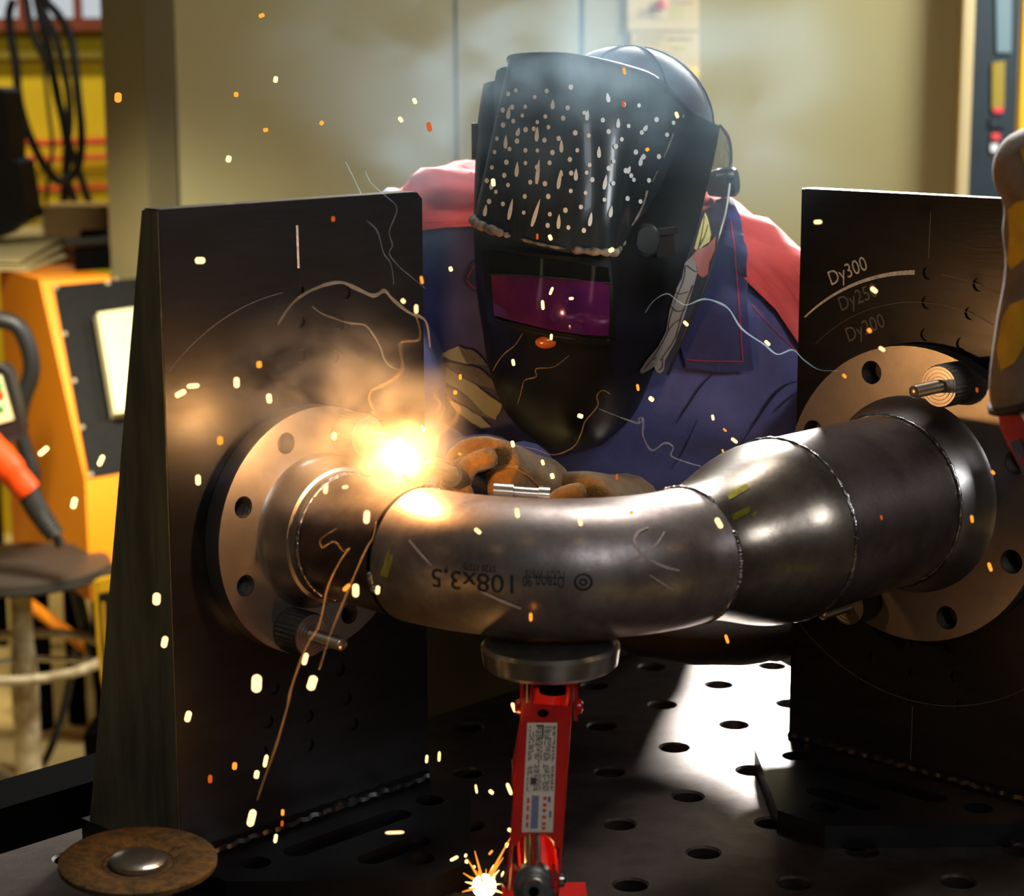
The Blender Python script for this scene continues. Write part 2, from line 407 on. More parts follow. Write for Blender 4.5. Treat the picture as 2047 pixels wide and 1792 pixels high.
# olive partition: each sheet is a piece of its own, dark joints between them
YP = 4.45
zt, zb = 1.25, FLZ
def xat(px, Y=YP): return W(px, 200, Y).x
wall = fin('wall_back', (lambda b: (box(b, ((xat(300)+xat(1930))/2, YP+0.075, (zt+zb)/2), XYZ, ((xat(1925)-xat(300))/2, 0.02, (zt-zb)/2)), b)[1])(NB()), M['panelgap'])
tag(wall, kind='structure')
for x0, x1, dy in ((353, 908, 0), (914, 1158, 0.004), (1168, 1912, 0)):
    bm = NB(); box(bm, ((xat(x0)+xat(x1))/2, YP+0.03+dy, (zt+zb)/2), XYZ, ((xat(x1)-xat(x0))/2, 0.025, (zt-zb)/2)); bevel(bm, 0.003, 1)
    fin('panel', bm, M['panelgreen'], wall)
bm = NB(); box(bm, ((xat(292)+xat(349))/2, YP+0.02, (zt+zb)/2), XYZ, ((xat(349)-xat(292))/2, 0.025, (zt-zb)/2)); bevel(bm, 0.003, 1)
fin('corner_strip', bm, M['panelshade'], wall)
# return wall at the left end of the partition, turned away from the light
bm = NB()
A = W(208, 200, YP+0.12); B = W(292, 200, YP)
prism(bm, [(A.x, A.y, zb), (B.x, B.y, zb), (B.x+0.03, B.y+0.03, zb), (A.x+0.03, A.y+0.03, zb)], (0, 0, zt-zb))
fin('return_panel', bm, M['panelgreen'], wall)
bm = NB(); box(bm, ((xat(1912)+xat(1934))/2, YP+0.01, (zt+zb)/2), XYZ, ((xat(1934)-xat(1912))/2, 0.05, (zt-zb)/2)); bevel(bm, 0.004, 1)
fin('edge_trim', bm, M['cream'], wall)
# yellow wall far left with its window
YW = 6.6
wl = W(-600, 200, YW).x; wr = W(420, 200, YW).x
zs = W(100, 62, YW).z; zw = W(100, 38, YW).z
bm = NB(); box(bm, ((wl+wr)/2, YW+0.1, (zs+FLZ)/2), XYZ, ((wr-wl)/2, 0.1, (zs-FLZ)/2))
yw = tag(fin('wall_left', bm, M['yellowwall']), kind='structure')
bm = NB(); box(bm, ((wl+wr)/2, YW-0.02, (zs+zw)/2), XYZ, ((wr-wl)/2, 0.06, (zw-zs)/2)); bevel(bm, 0.006, 1)
fin('window_sill', bm, M['brownbeam'], yw)
win = tag(fin('window_1', (lambda b: (box(b, ((wl+wr)/2, YW+0.08, zw+0.95), XYZ, ((wr-wl)/2, 0.03, 0.03)), b)[1])(NB()), M['brownbeam']), kind='structure')
edges = [-600, -250, 34, 146, 420]
for a, b_ in zip(edges[:-1], edges[1:]):
    xa = W(a, 20, YW).x; xb = W(b_, 20, YW).x
    bm = NB(); box(bm, ((xa+xb)/2, YW+0.09, zw+0.46), XYZ, ((xb-xa)/2-0.012, 0.004, 0.455)); fin('pane', bm, M['pane'], win)
    bm = NB(); box(bm, (xb, YW+0.08, zw+0.46), XYZ, (0.012, 0.02, 0.46)); fin('mullion', bm, M['brownbeam'], win)
bm = NB(); zc_ = W(100, 110, YW).z; box(bm, ((wl+wr)/2, YW-0.02, zc_), XYZ, ((wr-wl)/2, 0.02, 0.012)); fin('trim_1', bm, M['dullstrip'], yw)  # thin dull strip across the yellow wall
for i, (py, r) in enumerate(((284, 0.011), (316, 0.009), (376, 0.008))):
    z0 = W(100, py, YW-0.08).z
    bm = NB(); tube(bm, [(wl, YW-0.06, z0+0.012), (W(90, 0, YW).x, YW-0.06, z0-0.004), (wr, YW-0.06, z0+0.012)], r, 10)
    o = fin('wall_pipe', bm, M['redpipe'])
    tag(o, ('upper', 'middle', 'lowest')[i]+' red pipe running across the yellow wall behind the black cables', 'pipe', 'red pipes on the yellow wall')
# side and rear shell of the workshop, outside the frame
bm = NB(); box(bm, (0, 3.2, 3.9), XYZ, (4.2, 5.2, 0.05)); tag(fin('ceiling', bm, M['conc']), kind='structure')
bm = NB(); box(bm, (4.15, 3.2, 1.5), XYZ, (0.05, 5.2, 2.4)); tag(fin('wall_right', bm, M['conc']), kind='structure')
bm = NB(); box(bm, (0, 8.4, 1.5), XYZ, (4.2, 0.05, 2.4)); tag(fin('wall_far', bm, M['conc']), kind='structure')

# ================================================================== WELDING TABLE
TA = math.radians(45.8986)
T1 = Vector((math.cos(TA), math.sin(TA), 0)); T2 = Vector((-math.sin(TA), math.cos(TA), 0))
TO = Vector((0.23373, 2.23021, 0))
def TP(i, j, z=0): return TO+T1*(0.1*i)+T2*(0.1*j)+Z*z
tbl = thing('welding_table', TP(-3, -3.5, -0.85), 'dark steel welding table drilled with rows of round holes', 'table')
bm = NB(); NH = 24
for i in range(-12, 7):
    for j in range(-8, 2):
        c = TP(i, j)
        cor = [bm.verts.new(c+T1*(0.05*a)+T2*(0.05*b)) for a, b in ((1, 1), (-1, 1), (-1, -1), (1, -1))]
        R_ = [[bm.verts.new(c+Z*z+(T1*math.cos(2*math.pi*(k+3)/NH)+T2*math.sin(2*math.pi*(k+3)/NH))*r) for k in range(NH)]
              for r, z in ((0.0165, 0), (0.0145, -0.0022), (0.0145, -0.024))]
        q = NH//4
        for s in range(4):      # corner s lies at angle 45+90 s ; arc between corners
            a0 = cor[s]; a1 = cor[(s+1) % 4]
            arc = [R_[0][(s*q+k) % NH] for k in range(q+1)]
            for k in range(q):
                m_ = a0 if k < q//2 else a1
                bm.faces.new((m_, arc[k+1], arc[k]))
            bm.faces.new((a0, a1, arc[q//2]))
        for A_, B_ in zip(R_[:-1], R_[1:]):
            for k in range(NH): bm.faces.new((A_[k], A_[(k+1) % NH], B_[(k+1) % NH], B_[k]))
bmesh.ops.remove_doubles(bm, verts=bm.verts, dist=1e-5)
top = fin('tabletop', bm, M['table'], tbl, ang=0.4, recalc=False)
me = top.data
bm = NB(); bm.from_mesh(me)
bmesh.ops.recalc_face_normals(bm, faces=bm.faces)
up = sum(f.normal.z*f.calc_area() for f in bm.faces)
if up < 0: bmesh.ops.reverse_faces(bm, faces=bm.faces)
bm.to_mesh(me); bm.free()
bm = NB(); box(bm, TP(-3, -3.5, -0.075), (T1, T2, Z), (0.9495, 0.4995, 0.049)); fin('table_body', bm, M['black'], tbl)
for s, (c, h) in enumerate((((-3, 1.51, -0.06), (0.95, 0.003, 0.06)), ((-3, -8.51, -0.06), (0.95, 0.003, 0.06)), ((6.51, -3.5, -0.06), (0.003, 0.5, 0.06)), ((-12.51, -3.5, -0.06), (0.003, 0.5, 0.06)))):
    bm = NB(); box(bm, TP(*c)-Z*0.0005, (T1, T2, Z), h); fin('side_skirt', bm, M['table'], tbl)
for i, j in ((-11.5, 0.6), (5.5, 0.6), (-11.5, -7.6), (5.5, -7.6)):
    bm = NB(); box(bm, TP(i, j, -0.487), (T1, T2, Z), (0.045, 0.045, 0.363)); fin('leg', bm, M['black'], tbl)
# rail beyond the table's left edge
bm = NB(); box(bm, TP(-7.8, 2.85, -0.035), (T1, T2, Z), (0.52, 0.034, 0.035)); bevel(bm, 0.004, 2)
rl = thing('steel_rail', TP(-7.8, 2.85, -0.85), 'black steel rail on posts running alongside the left edge of the welding table', 'rail')
fin('beam', bm, M['black'], rl)
for i in (-12.2, -4.0):
    bm = NB(); box(bm, TP(i, 2.85, -0.46), (T1, T2, Z), (0.025, 0.025, 0.39)); fin('post', bm, M['black'], rl)

# ================================================================== ANGLE PLATES
AR = math.radians(-44.1); DR = Vector((math.cos(AR), math.sin(AR), 0)); NR = Vector((DR.y, -DR.x, 0))
AL = math.radians(45.9); DL = Vector((math.cos(AL), math.sin(AL), 0)); NL = Vector((DL.y, -DL.x, 0))
BT = 0.0212; PTOP = 0.574; ZC = 0.2965
J1 = atz(1577, 1470, BT); J1.z = 0
LJ = atz(852, 1555, BT); LJ.z = 0
def PR(s, o, z): return J1+DR*s+NR*o+Z*z            # right plate frame, s from its left edge
def PL(s, o, z): return LJ+DL*(s-0.290)+NL*o+Z*z    # left plate frame, s from its left edge
CR_, CLc = 0.1455, 0.1450
def angle_plate(P, wdt, sc_, ztop, right, label):
    root = thing('angle_plate', P(wdt/2, -0.01, 0), label, 'fixture')
    holes = []
    for r in (0.2066, 0.179, 0.149):
        for dg in ((0, 15, 180, 195, 165, 30) if right else (0, 15, 195, 180, 165)):
            a = sc_+r*math.sin(math.radians(dg)); b = ZC+r*math.cos(math.radians(dg))
            if 0.012 < a < wdt-0.012 and 0.03 < b < ztop-0.012: holes.append((a, b, 0.0062, 0.12))
    c = 0.006 if not right else 0.0008
    poly = [(0, BT+0.0005), (wdt, BT+0.0005), (wdt, ztop-c), (wdt-c, ztop), (0, ztop)]
    bm = NB(); holed(bm, lambda a, b, o: P(a, o, b), poly, holes, -0.02, 0.0, 16)
    up = fin('upright_plate', bm, M['plate'], root, smooth=False)
    # ground top edge of the plate
    bm = NB(); prism(bm, [P(0.0002, -0.0195, ztop+0.0003), P(wdt-0.006, -0.0195, ztop+0.0003), P(wdt-0.006, -0.0005, ztop+0.0003), P(0.0002, -0.0005, ztop+0.0003)], (0, 0, 0.0006))
    fin('ground_edge', bm, M['bright'], up)
    # base with chamfered front, two slots and two bolt holes
    back = -0.15 if not right else -0.06
    poly = [(0, back), (wdt, back), (wdt, 0.060), (wdt-0.118, 0.181), (wdt*0.5+0.026, 0.181), (0.119, 0.178), (0, 0.057)]
    if not right: poly = [(wdt-a, b) for a, b in poly][::-1]
    sl = []
    for x0, x1, y in ((0.085, 0.205, 0.052), (0.118, 0.172, 0.112)):
        q = []
        for k in range(9): t = math.pi/2+math.pi*k/8; q.append((x0+0.0125*math.cos(t), y+0.0125*math.sin(t)))
        for k in range(9): t = -math.pi/2+math.pi*k/8; q.append((x1+0.0125*math.cos(t), y+0.0125*math.sin(t)))
        sl.append(q)
    hl = [(0.043, 0.047, 0.0135, None), (wdt-0.043, 0.047, 0.0135, None), (wdt/2, 0.142, 0.0135, None)]
    bm = NB(); holed(bm, lambda a, b, o: P(a, b, o), poly, hl, 0.0002, BT, 24, sl)
    bs = fin('base_plate', bm, M['plate'], root, smooth=False)
    # weld along the foot
    bm = NB(); n = 60
    tube(bm, [P(0.004+(wdt-0.008)*k/n, 0.002+0.001*math.sin(k*2.1), BT+0.002+0.001*math.cos(k*1.7)) for k in range(n+1)], 0.0052, 8)
    fin('weld_bead', bm, M['plate'], root)
    # tapered gussets behind, flush with the plate's ends
    for s0 in (0.0, wdt-0.018):
        gb = -0.137 if not right else -0.055
        poly = [(-0.0202, BT+0.0005), (-0.0202, ztop-0.001), (-0.023, ztop-0.001), (gb, BT+0.0005)]
        bm = NB(); prism(bm, [P(s0, o, z) for o, z in poly], DR*0.018 if right else DL*0.018)
        fin('gusset', bm, M['plate_edge'], root, smooth=False)
    if not right:
        bm = NB(); prism(bm, [P(-0.0004, o, z) for o, z in ((-0.0195, BT), (-0.0195, ztop-0.0005), (-0.0005, ztop-0.0005), (-0.0005, BT))], -DL*0.0004)
        fin('cut_edge', bm, M['plate_edge'], up)
    # scribed marks on the face
    def arc(r, a0, a1, wd0, wd1, m, name, parent=up):
        bm = NB(); k = 28; row = []
        for i in range(k+1):
            t = math.radians(a0+(a1-a0)*i/k); w_ = wd0+(wd1-wd0)*i/k
            row.append([P(sc_+(r+q*w_)*math.sin(t), 0.0004, ZC+(r+q*w_)*math.cos(t)) for q in (-.5, .5)])
        grid(bm, row); fin(name, bm, m, parent)
    def vline(s0, z0, s1, z1, wd, m):
        bm = NB(); addbm(bm, [P(s0-wd/2, 0.0004, z0), P(s0+wd/2, 0.0004, z0), P(s1+wd/2, 0.0004, z1), P(s1-wd/2, 0.0004, z1)], [(0, 1, 2, 3)])
        fin('scribed_line', bm, m, up)
    if right:
        arc(0.2066, -42, -4, 0.0018, 0.0042, M['scribe'], 'scribed_arc')
        arc(0.2066, 4, 55, 0.0006, 0.0006, M['scribe_dim'], 'scribed_arc')
        arc(0.179, -44, 60, 0.0006, 0.0006, M['scribe_dim'], 'scribed_arc')
        arc(0.2066, 135, 225, 0.0006, 0.0006, M['scribe_dim'], 'scribed_arc')
        vline(sc_, 0.517, sc_+0.0006, 0.560, 0.0010, M['scribe_dim'])
        vline(sc_, 0.03, sc_, 0.084, 0.0008, M['scribe_dim'])
        for txt, r, ang, m in (('Dy300', 0.2145, -24.0, 'scribe'), ('Dy250', 0.1875, -23.5, 'scribe_dim'), ('Dy200', 0.1575, -24.5, 'scribe_dim')):
            vs, fs = text_mesh(txt, 0.020)
            xm = max(v.x for v in vs)/2; t = math.radians(ang)
            bm = NB(); out = []
            for v in vs:
                x = (v.x-xm)*0.88; y = v.y
                a = sc_+r*math.sin(t)+x*math.cos(t)+y*math.sin(t); b = ZC+r*math.cos(t)-x*math.sin(t)+y*math.cos(t)
                out.append(P(a, 0.0004, b))
            addbm(bm, out, fs); o = fin('engraved_text', bm, M[m], up)
            o['label'] = 'engraved '+txt
    else:
        vline(sc_, 0.522, sc_-0.0006, 0.559, 0.0024, M['scribe'])
        arc(0.2066, -43, -5, 0.0006, 0.0006, M['scribe_dim'], 'scribed_arc')
    return root
apr = angle_plate(PR, 0.292, CR_, PTOP, True, 'dark steel angle plate with Dy300 scribed on it, behind the larger flange')
apl = angle_plate(PL, 0.293, CLc, 0.580, False, 'dark steel angle plate on the left, lit orange by the welding arc beside it')

# ================================================================== PIPE SPOOL
ZL, ZR = 0.2925, 0.2965
def XL(o): return PL(CLc, o, ZL)
def XR(o): return PR(CR_, o, ZR)
spool = thing('pipe_spool', (0.06, 1.62, 0.2366), 'bent steel pipe with a reducer and two flanges, held between the dark angle plates', 'pipe')
def flange(X, D, Rout, Rb, rb, hub, rot, name_label, mt):
    bm = NB(); n = 72
    poly = [(Rout*math.cos(2*math.pi*k/n), Rout*math.sin(2*math.pi*k/n)) for k in range(n)]
    hs = [(0, 0, hub[0][1]-0.002, None)]
    for k in range(8):
        t = math.radians(rot+45*k); hs.append((Rb*math.sin(t), Rb*math.cos(t), rb, None))
    nn = (X(1)-X(0)).normalized()
    holed(bm, lambda a, b, o: X(o)+D*a+Z*b, poly, hs, 0.0006, 0.0195, 28)
    # chamfered rim
    f = fin('flange', bm, mt, spool, ang=0.35)
    f['label'] = name_label
    bm = NB(); lathe(bm, hub, X(0), nn, 72, False, False)
    fin('flange_neck', bm, mt, f)
    # threaded or drilled bolt holes: inner wall rings, dark
    for k in range(8):
        t = math.radians(rot+45*k); c = X(0)+D*(Rb*math.sin(t))+Z*(Rb*math.cos(t))
        bm = NB(); prof = []
        for q in range(13): prof.append((0.003+0.0013*q, rb-0.0002-(0.0009 if q % 2 else 0)))
        lathe(bm, prof, c, nn, 24, True, False); fin('bolt_hole', bm, M['knurl'], f)
    return f
fr_ = flange(XR, DR, 0.140, 0.120, 0.0112, [(0.0195, 0.0935), (0.0205, 0.0925), (0.0235, 0.0905), (0.032, 0.0872), (0.045, 0.0835), (0.058, 0.0805)], 22.5, 'large flange with eight holes on the right', M['flange'])
fl_ = flange(XL, DL, 0.110, 0.0895, 0.0095, [(0.0195, 0.0693), (0.0215, 0.0668), (0.026, 0.0640), (0.036, 0.0620), (0.0475, 0.0600), (0.0485, 0.0570), (0.0535, 0.0560)], 22.5, 'smaller flange on the left, glowing orange from the arc', M['flange'])
nL = NL; nR = NR
bm = NB(); lathe(bm, [(0.054, 0.0548), (0.1485, 0.0552)], XL(0), nL, 64, False, False); p1 = fin('pipe_section', bm, M['pipe_dark'], spool); p1['label'] = 'short narrow pipe stub between the left flange and the elbow'
OLe, ORe = 0.1495, 0.348
Qx = None
d_ = XR(0)-XL(0); b_ = d_.dot(nL); a_ = -d_.dot(nR)
Q = XL(0)+nL*b_
aL, aR = b_-OLe, a_-ORe
RP = 0.0568
def epath(ph):
    p = Q-nL*aL*(1-math.sin(ph))-nR*aR*(1-math.cos(ph))
    p.z = ZL+(ZR-ZL)*ph/(math.pi/2); return p
def eframe(ph):
    t = (nL*aL*math.cos(ph)-nR*aR*math.sin(ph)).normalized()
    return t, Vector((t.y, -t.x, 0))       # tangent, outward (towards the viewer)
def esurf(ph, th, off=0.0):
    """th from the outward direction, positive upwards"""
    t, u = eframe(ph); p = epath(ph)
    return p+(u*math.cos(th)+Z*math.sin(th))*(RP+off)
bm = NB(); NE = 40
grid(bm, [[esurf(math.pi/2*i/NE, 2*math.pi*k/64) for k in range(64)] for i in range(NE+1)], close=True)
elbow = fin('elbow', bm, M['pipe'], spool, ang=1.0)
bm = NB()
prof = []
for k in range(13):
    t = k/12; prof.append((ORe+0.001-(ORe-0.221)*t, 0.0568+(0.0800-0.0568)*(0.5-0.5*math.cos(math.pi*min(1, max(0, t*1.1-0.02))))))
lathe(bm, prof, XR(0), nR, 72, False, False); red_ = fin('reducer', bm, M['reducer'], spool, ang=1.0)
bm = NB(); lathe(bm, [(0.219, 0.0797), (0.0585, 0.0797)], XR(0), nR, 72, False, False); p2 = fin('pipe_section', bm, M['pipe_dark'], spool); p2['label'] = 'short wide pipe piece next to the large flange'
def bead(X, D, o, r, rad, name='weld_bead', a0=0, a1=360, wob=0.0006):
    bm = NB(); pts = []; rr = []
    n = 150
    for k in range(n+1 if a1-a0 < 360 else n):
        t = math.radians(a0+(a1-a0)*k/n)
        w1 = 0.5*math.sin(k*1.9)+0.5*random.uniform(-1, 1)
        pts.append(X(o+wob*w1)+D*(r*math.cos(t))+Z*(r*math.sin(t))); rr.append(rad*0.86*(1+0.12*math.sin(k*1.55)+0.08*random.uniform(-1, 1)))
    tube(bm, pts, rr, 8, a1-a0 < 360, a1-a0 >= 360)
    return fin(name, bm, M['weld'], spool, ang=2)
bead(XR, DR, 0.2205, 0.0790, 0.0034); bead(XR, DR, 0.0585, 0.0795, 0.0030); bead(XL, DL, 0.0555, 0.0546, 0.0030)
# tacked joint at the right end of the elbow and the open joint being welded on the left
for t0, t1 in ((60, 118), (-40, 20), (150, 250)):
    bead(XR, -DR, ORe, 0.0562, 0.0026, 'tack_weld', t0, t1)
bm = NB(); lathe(bm, [(ORe+0.0022, 0.0560), (ORe-0.0022, 0.0560)], XR(0), nR, 64, False, False); fin('root_gap', bm, M['black'], spool)
bm = NB(); lathe(bm, [(0.1462, 0.0574), (0.1500, 0.0574)], XL(0), nL, 64, False, False); fin('root_gap', bm, M['black'], spool)
for t0, t1 in ((186, 200), (60, 84)):
    bead(XL, DL, OLe, 0.0565, 0.0036, 'tack_weld', t0, t1)
# stamped size marking, upside down as on the pipe
def stamp(txt, size, ph0, th0, name, lab, squash=1.0):
    vs, fs = text_mesh(txt, size); bm = NB(); out = []
    L_ = 0.5*(aL+aR)+0.005
    for v in vs:
        ph = ph0-(v.x*squash)/(L_+RP*0.6); th = th0-v.y/RP
        out.append(esurf(ph, th, 0.0005))
    addbm(bm, out, fs); o = fin(name, bm, M['ink'], elbow, recalc=False); o['label'] = lab
ebv = bvh_of([elbow, red_, p1, p2])
def e_at(px, py):
    """parameters of the elbow surface seen at an image point"""
    h = hit(ebv, px, py, 0)
    best = min(((esurf(i*0.01, k*0.02-1.4)-h).length, i*0.01, k*0.02-1.4) for i in range(158) for k in range(140))
    return best[1], best[2]
ph, th = e_at(1036, 1180); stamp('108x3,5', 0.0215, ph, th+0.20, 'stamp_text', 'black stamped 108x3,5, upside down')
ph, th = e_at(1130, 1180); stamp('\u041e\u0442\u0432\u043e\u0434 90', 0.0120, ph, th+0.18, 'stamp_text', 'small black stamped line, upside down', 0.60)
ph, th = e_at(1131, 1156); stamp('\u0413\u041e\u0421\u0422 17375', 0.0085, ph, th+0.10, 'stamp_text', 'small black stamped line, upside down', 0.62)
ph, th = e_at(990, 1140); stamp('ST20 17375', 0.0075, ph, th+0.06, 'stamp_text', 'small black stamped line, upside down', 0.7)
bm = NB()
for r0, r1 in ((19, 14.5), (8.5, 4.5)):
    rows = []
    for k in range(25):
        t = 2*math.pi*k/24; rows.append([hit(ebv, 1166+r*1.0*math.cos(t), 1164+r*0.92*math.sin(t), 0.0005) for r in (r0, r1)])
    grid(bm, rows)
o = fin('stamp_emblem', bm, M['ink'], elbow, recalc=False); o['label'] = 'round black stamped emblem'
def chalk(pts, wd, m='chalk', name='chalk_mark', par=elbow, b=ebv, lab=None):
    bm = NB(); decal_strip(bm, b, pts, wd, 0.0005); o = fin(name, bm, M[m], par, recalc=False)
    if lab: o['label'] = lab
chalk([(1170, 1141), (1230, 1132), (1275, 1114), (1310, 1090), (1328, 1064)], [3, 5, 5, 4, 3], lab='pale chalk loop')
chalk([(1296, 1055), (1276, 1064), (1268, 1082), (1280, 1104), (1300, 1120), (1330, 1134), (1358, 1141)], [3, 6, 6, 6, 6, 6, 3], lab='pale chalk loop')
chalk([(960, 1182), (1000, 1200), (1042, 1217)], [3, 5, 4])
chalk([(818, 1080), (838, 1104), (864, 1132)], [4, 5, 3])
chalk([(1298, 1150), (1330, 1170), (1345, 1180)], [2, 3, 2])
bm = NB()
for pts in ([(760, 1150), (772, 1110), (790, 1075), (786, 1120), (775, 1155)],): decal_poly(bm, ebv, pts, 0.0006)
fin('paint_mark', bm, mat('yellow_green_paint', rgb(178, 160, 60), 0, 0.8, var=0.4, scale=120), elbow, recalc=False)

bm = NB()
for pts in ([(1452, 990), (1475, 975), (1492, 968), (1500, 976), (1480, 988), (1458, 1000)], [(1462, 1030), (1485, 1018), (1502, 1012), (1496, 1026), (1478, 1036), (1464, 1042)], [(1500, 1030), (1512, 1022), (1508, 1036)], [(1800, 700), (1801, 700), (1800, 701)]):
    decal_poly(bm, ebv, pts, 0.0005)
o = fin('heat_tint', bm, M['tint'], red_, recalc=False); o['label'] = 'yellow green heat tint beside the joint'
# ---- clamping knobs holding the flanges
def knob(X, D, Rb, ang, label, o0=0.0198):
    t = math.radians(ang); c = X(0)+D*(Rb*math.sin(t))+Z*(Rb*math.cos(t)); nn = (X(1)-X(0)).normalized()
    root = thing('clamping_knob', c+nn*o0, label, 'knob', 'clamping knobs on the flanges')
    bm = NB(); n = 60; prof = [(o0, 0.0185), (o0+0.001, 0.0198), (o0+0.026, 0.0198), (o0+0.028, 0.0185)]
    rings = lathe(bm, prof, c, nn, n)
    for R in rings[1:3]:
        for k, v in enumerate(R):
            if k % 2: v.co += (c+nn*((v.co-c).dot(nn))-v.co)*0.045
    fin('knurled_nut', bm, M['knurl'], root, ang=0.5)
    bm = NB(); lathe(bm, [(o0+0.0281, 0.0183), (o0+0.0284, 0.0183)], c, nn, 48)
    for r in (0.016, 0.0125, 0.009): tube(bm, [c+nn*(o0+0.0285)+D*(r*math.cos(q*math.pi/16))+Z*(r*math.sin(q*math.pi/16)) for q in range(32)], 0.0003, 4, False, True)
    fin('turned_face', bm, M['flange'], root)
    bm = NB(); prof = []
    for q in range(52): prof.append((o0+0.027+0.0008*q, 0.0060-(0.0006 if q % 2 else 0)))
    prof.append((prof[-1][0]+0.001, 0.0048)); lathe(bm, prof, c, nn, 20); fin('threaded_rod', bm, M['thread'], root, ang=1.2)
knob(XR, DR, 0.120, 22.5, 'clamping knob with a threaded rod at the top of the large flange')
knob(XR, DR, 0.120, -157.5, 'clamping knob under the wide pipe at the bottom of the large flange')
knob(XL, DL, 0.0895, 22.5, 'clamping knob at the top of the left flange, in the glare of the arc')
knob(XL, DL, 0.0895, -157.5, 'clamping knob at the bottom of the left flange with its rod pointing right')

# ================================================================== JACK UNDER THE ELBOW
jt = Vector((0.0335, 1.600, 0))
ztp = min(v.co.z for v in elbow.data.vertices)+ORIG[elbow].z
jack = thing('scissor_jack', (jt.x, jt.y, 0), 'red scissor jack with a white label standing under the pipe elbow', 'jack')
zd = ztp-0.0005
bm = NB(); lathe(bm, [(zd-0.0205, 0.050), (zd-0.017, 0.0545), (zd-0.003, 0.0565), (zd, 0.054)], (jt.x, jt.y, 0), Z+Vector((-0.012, 0, 0)), 64)
o = fin('support_disc', bm, M['bright'], jack); o['label'] = 'round bright steel support disc'
bm = NB(); lathe(bm, [(zd-0.042, 0.012), (zd-0.020, 0.014)], (jt.x, jt.y, 0), Z, 24); fin('pivot_head', bm, M['black'], jack)
TPv = Vector((0.0290, 1.592, zd-0.036)); JP = Vector((0.0155, 1.475, 0.0835))
BPv = Vector((0.022, 1.592, 0.020))
def arm(p, q, wid, dep, cut0, cut1, side, name, lab=None):
    """U channel from p to q: web plus two flanges; web set back by cut0 / cut1 from the ends"""
    d = (q-p).normalized(); L_ = (q-p).length; u = Vector((1, 0, 0)); u = (u-d*u.dot(d)).normalized(); n = d.cross(u)
    if n.y*side > 0: n = -n
    bm = NB()
    # web with an arched lower edge
    pts = [(-wid/2, cut0), (wid/2, cut0), (wid/2, L_-cut1)]
    for k in range(9):
        t = math.pi*k/8; pts.append((wid*0.40*math.cos(t), L_-cut1-wid*0.30*math.sin(t)))
    pts.append((-wid/2, L_-cut1))
    prism(bm, [p+u*a+d*b+n*dep*0.5 for a, b in pts], -n*0.0022)
    for s in (-1, 1):
        pr = [(-0.010, dep*0.25), (-0.012, -dep*0.25), (0.0, -dep*0.5), (L_, -dep*0.5), (L_+0.011, -dep*0.2), (L_+0.011, dep*0.2), (L_, dep*0.5), (0.012, dep*0.5)]
        prism(bm, [p+u*(s*wid/2)+d*a+n*b for a, b in pr], u*(s*0.0022))
    o = fin(name, bm, M['red'], jack)
    if lab: o['label'] = lab
    return o, (p, d, u, n, L_)
armo, fr0 = arm(TPv, JP, 0.036, 0.026, 0.022, 0.022, 1, 'arm', 'upper front arm with the label')
arm(JP, BPv, 0.028, 0.024, 0.020, 0.012, 1, 'arm')
JB = Vector((0.0155, 1.702, 0.086))
arm(TPv, JB, 0.028, 0.024, 0.020, 0.020, -1, 'arm'); arm(JB, BPv, 0.028, 0.024, 0.018, 0.012, -1, 'arm')
bm = NB(); box(bm, (BPv.x+0.004, BPv.y, 0.0035), XYZ, (0.036, 0.06, 0.003)); box(bm, (BPv.x, BPv.y, 0.013), XYZ, (0.016, 0.05, 0.008)); fin('base_plate', bm, M['red'], jack)
# clevis ears and rivets at the head
for s in (-1, 1):
    bm = NB(); c = TPv+Vector((s*0.0205, -0.010, 0))
    prism(bm, [c+Vector((0, a, b)) for a, b in ((-0.012, 0.020), (0.014, 0.020), (0.014, -0.014), (0.004, -0.026), (-0.010, -0.020))], (s*0.0026, 0, 0))
    fin('clevis_ear', bm, M['red'], jack)
    for pp in (TPv+Vector((s*0.023, -0.012, -0.012)), JP+Vector((s*0.020, 0, 0))):
        bm = NB(); lathe(bm, [(0, 0.0062), (0.003, 0.0058), (0.0045, 0.003)], pp, (s, 0, 0), 16); fin('rivet', bm, M['red'] if pp.z > 0.15 else M['bright'], jack)
# screw and its stepped collar facing the viewer
bm = NB(); prof = [(0.05, 0.0065)]
for q in range(70): prof.append((0.05+0.003*q, 0.0065-(0.001 if q % 2 else 0)))
lathe(bm, prof, JP-Vector((0, 0.04, 0)), (0, 1, 0), 16); fin('screw', bm, M['bright'], jack, ang=1.2)
bm = NB(); lathe(bm, [(-0.030, 0.0085), (-0.024, 0.0095), (-0.024, 0.0105), (-0.016, 0.0105), (-0.016, 0.0128), (-0.008, 0.0128), (-0.008, 0.0160), (0.012, 0.0160)], JP+Vector((0, 0, -0.004)), (0, 1, -0.22), 36)
o = fin('screw_collar', bm, M['bright'], jack, ang=0.5); o['label'] = 'stepped bright steel collar of the screw'
bm = NB(); lathe(bm, [(-0.0302, 0.0040), (-0.0306, 0.0040)], JP+Vector((0, 0, -0.004)), (0, 1, -0.22), 20); fin('eye_hole', bm, M['black'], jack)
abv = bvh_of([armo])
bm = NB(); decal_poly(bm, abv, [(1086-11, 1423), (1080, 1419), (1090, 1419), (1097, 1424), (1096, 1431), (1088, 1435), (1078, 1433), (1074, 1428)], 0.0004); fin('arm_hole', bm, M['black'], armo, recalc=False)
def labpt(a, b):      # a across 0..1, b down 0..1
    x0, x1 = 1054+(1043-1054)*b, 1114+(1105-1114)*b
    return (x0+(x1-x0)*a, 1446+(1667-1446)*b)
bm = NB(); rows = [[hit(abv, *labpt(a, b), 0.0004) for a in (0, .5, 1)] for b in (0, .25, .5, .75, 0.99)]

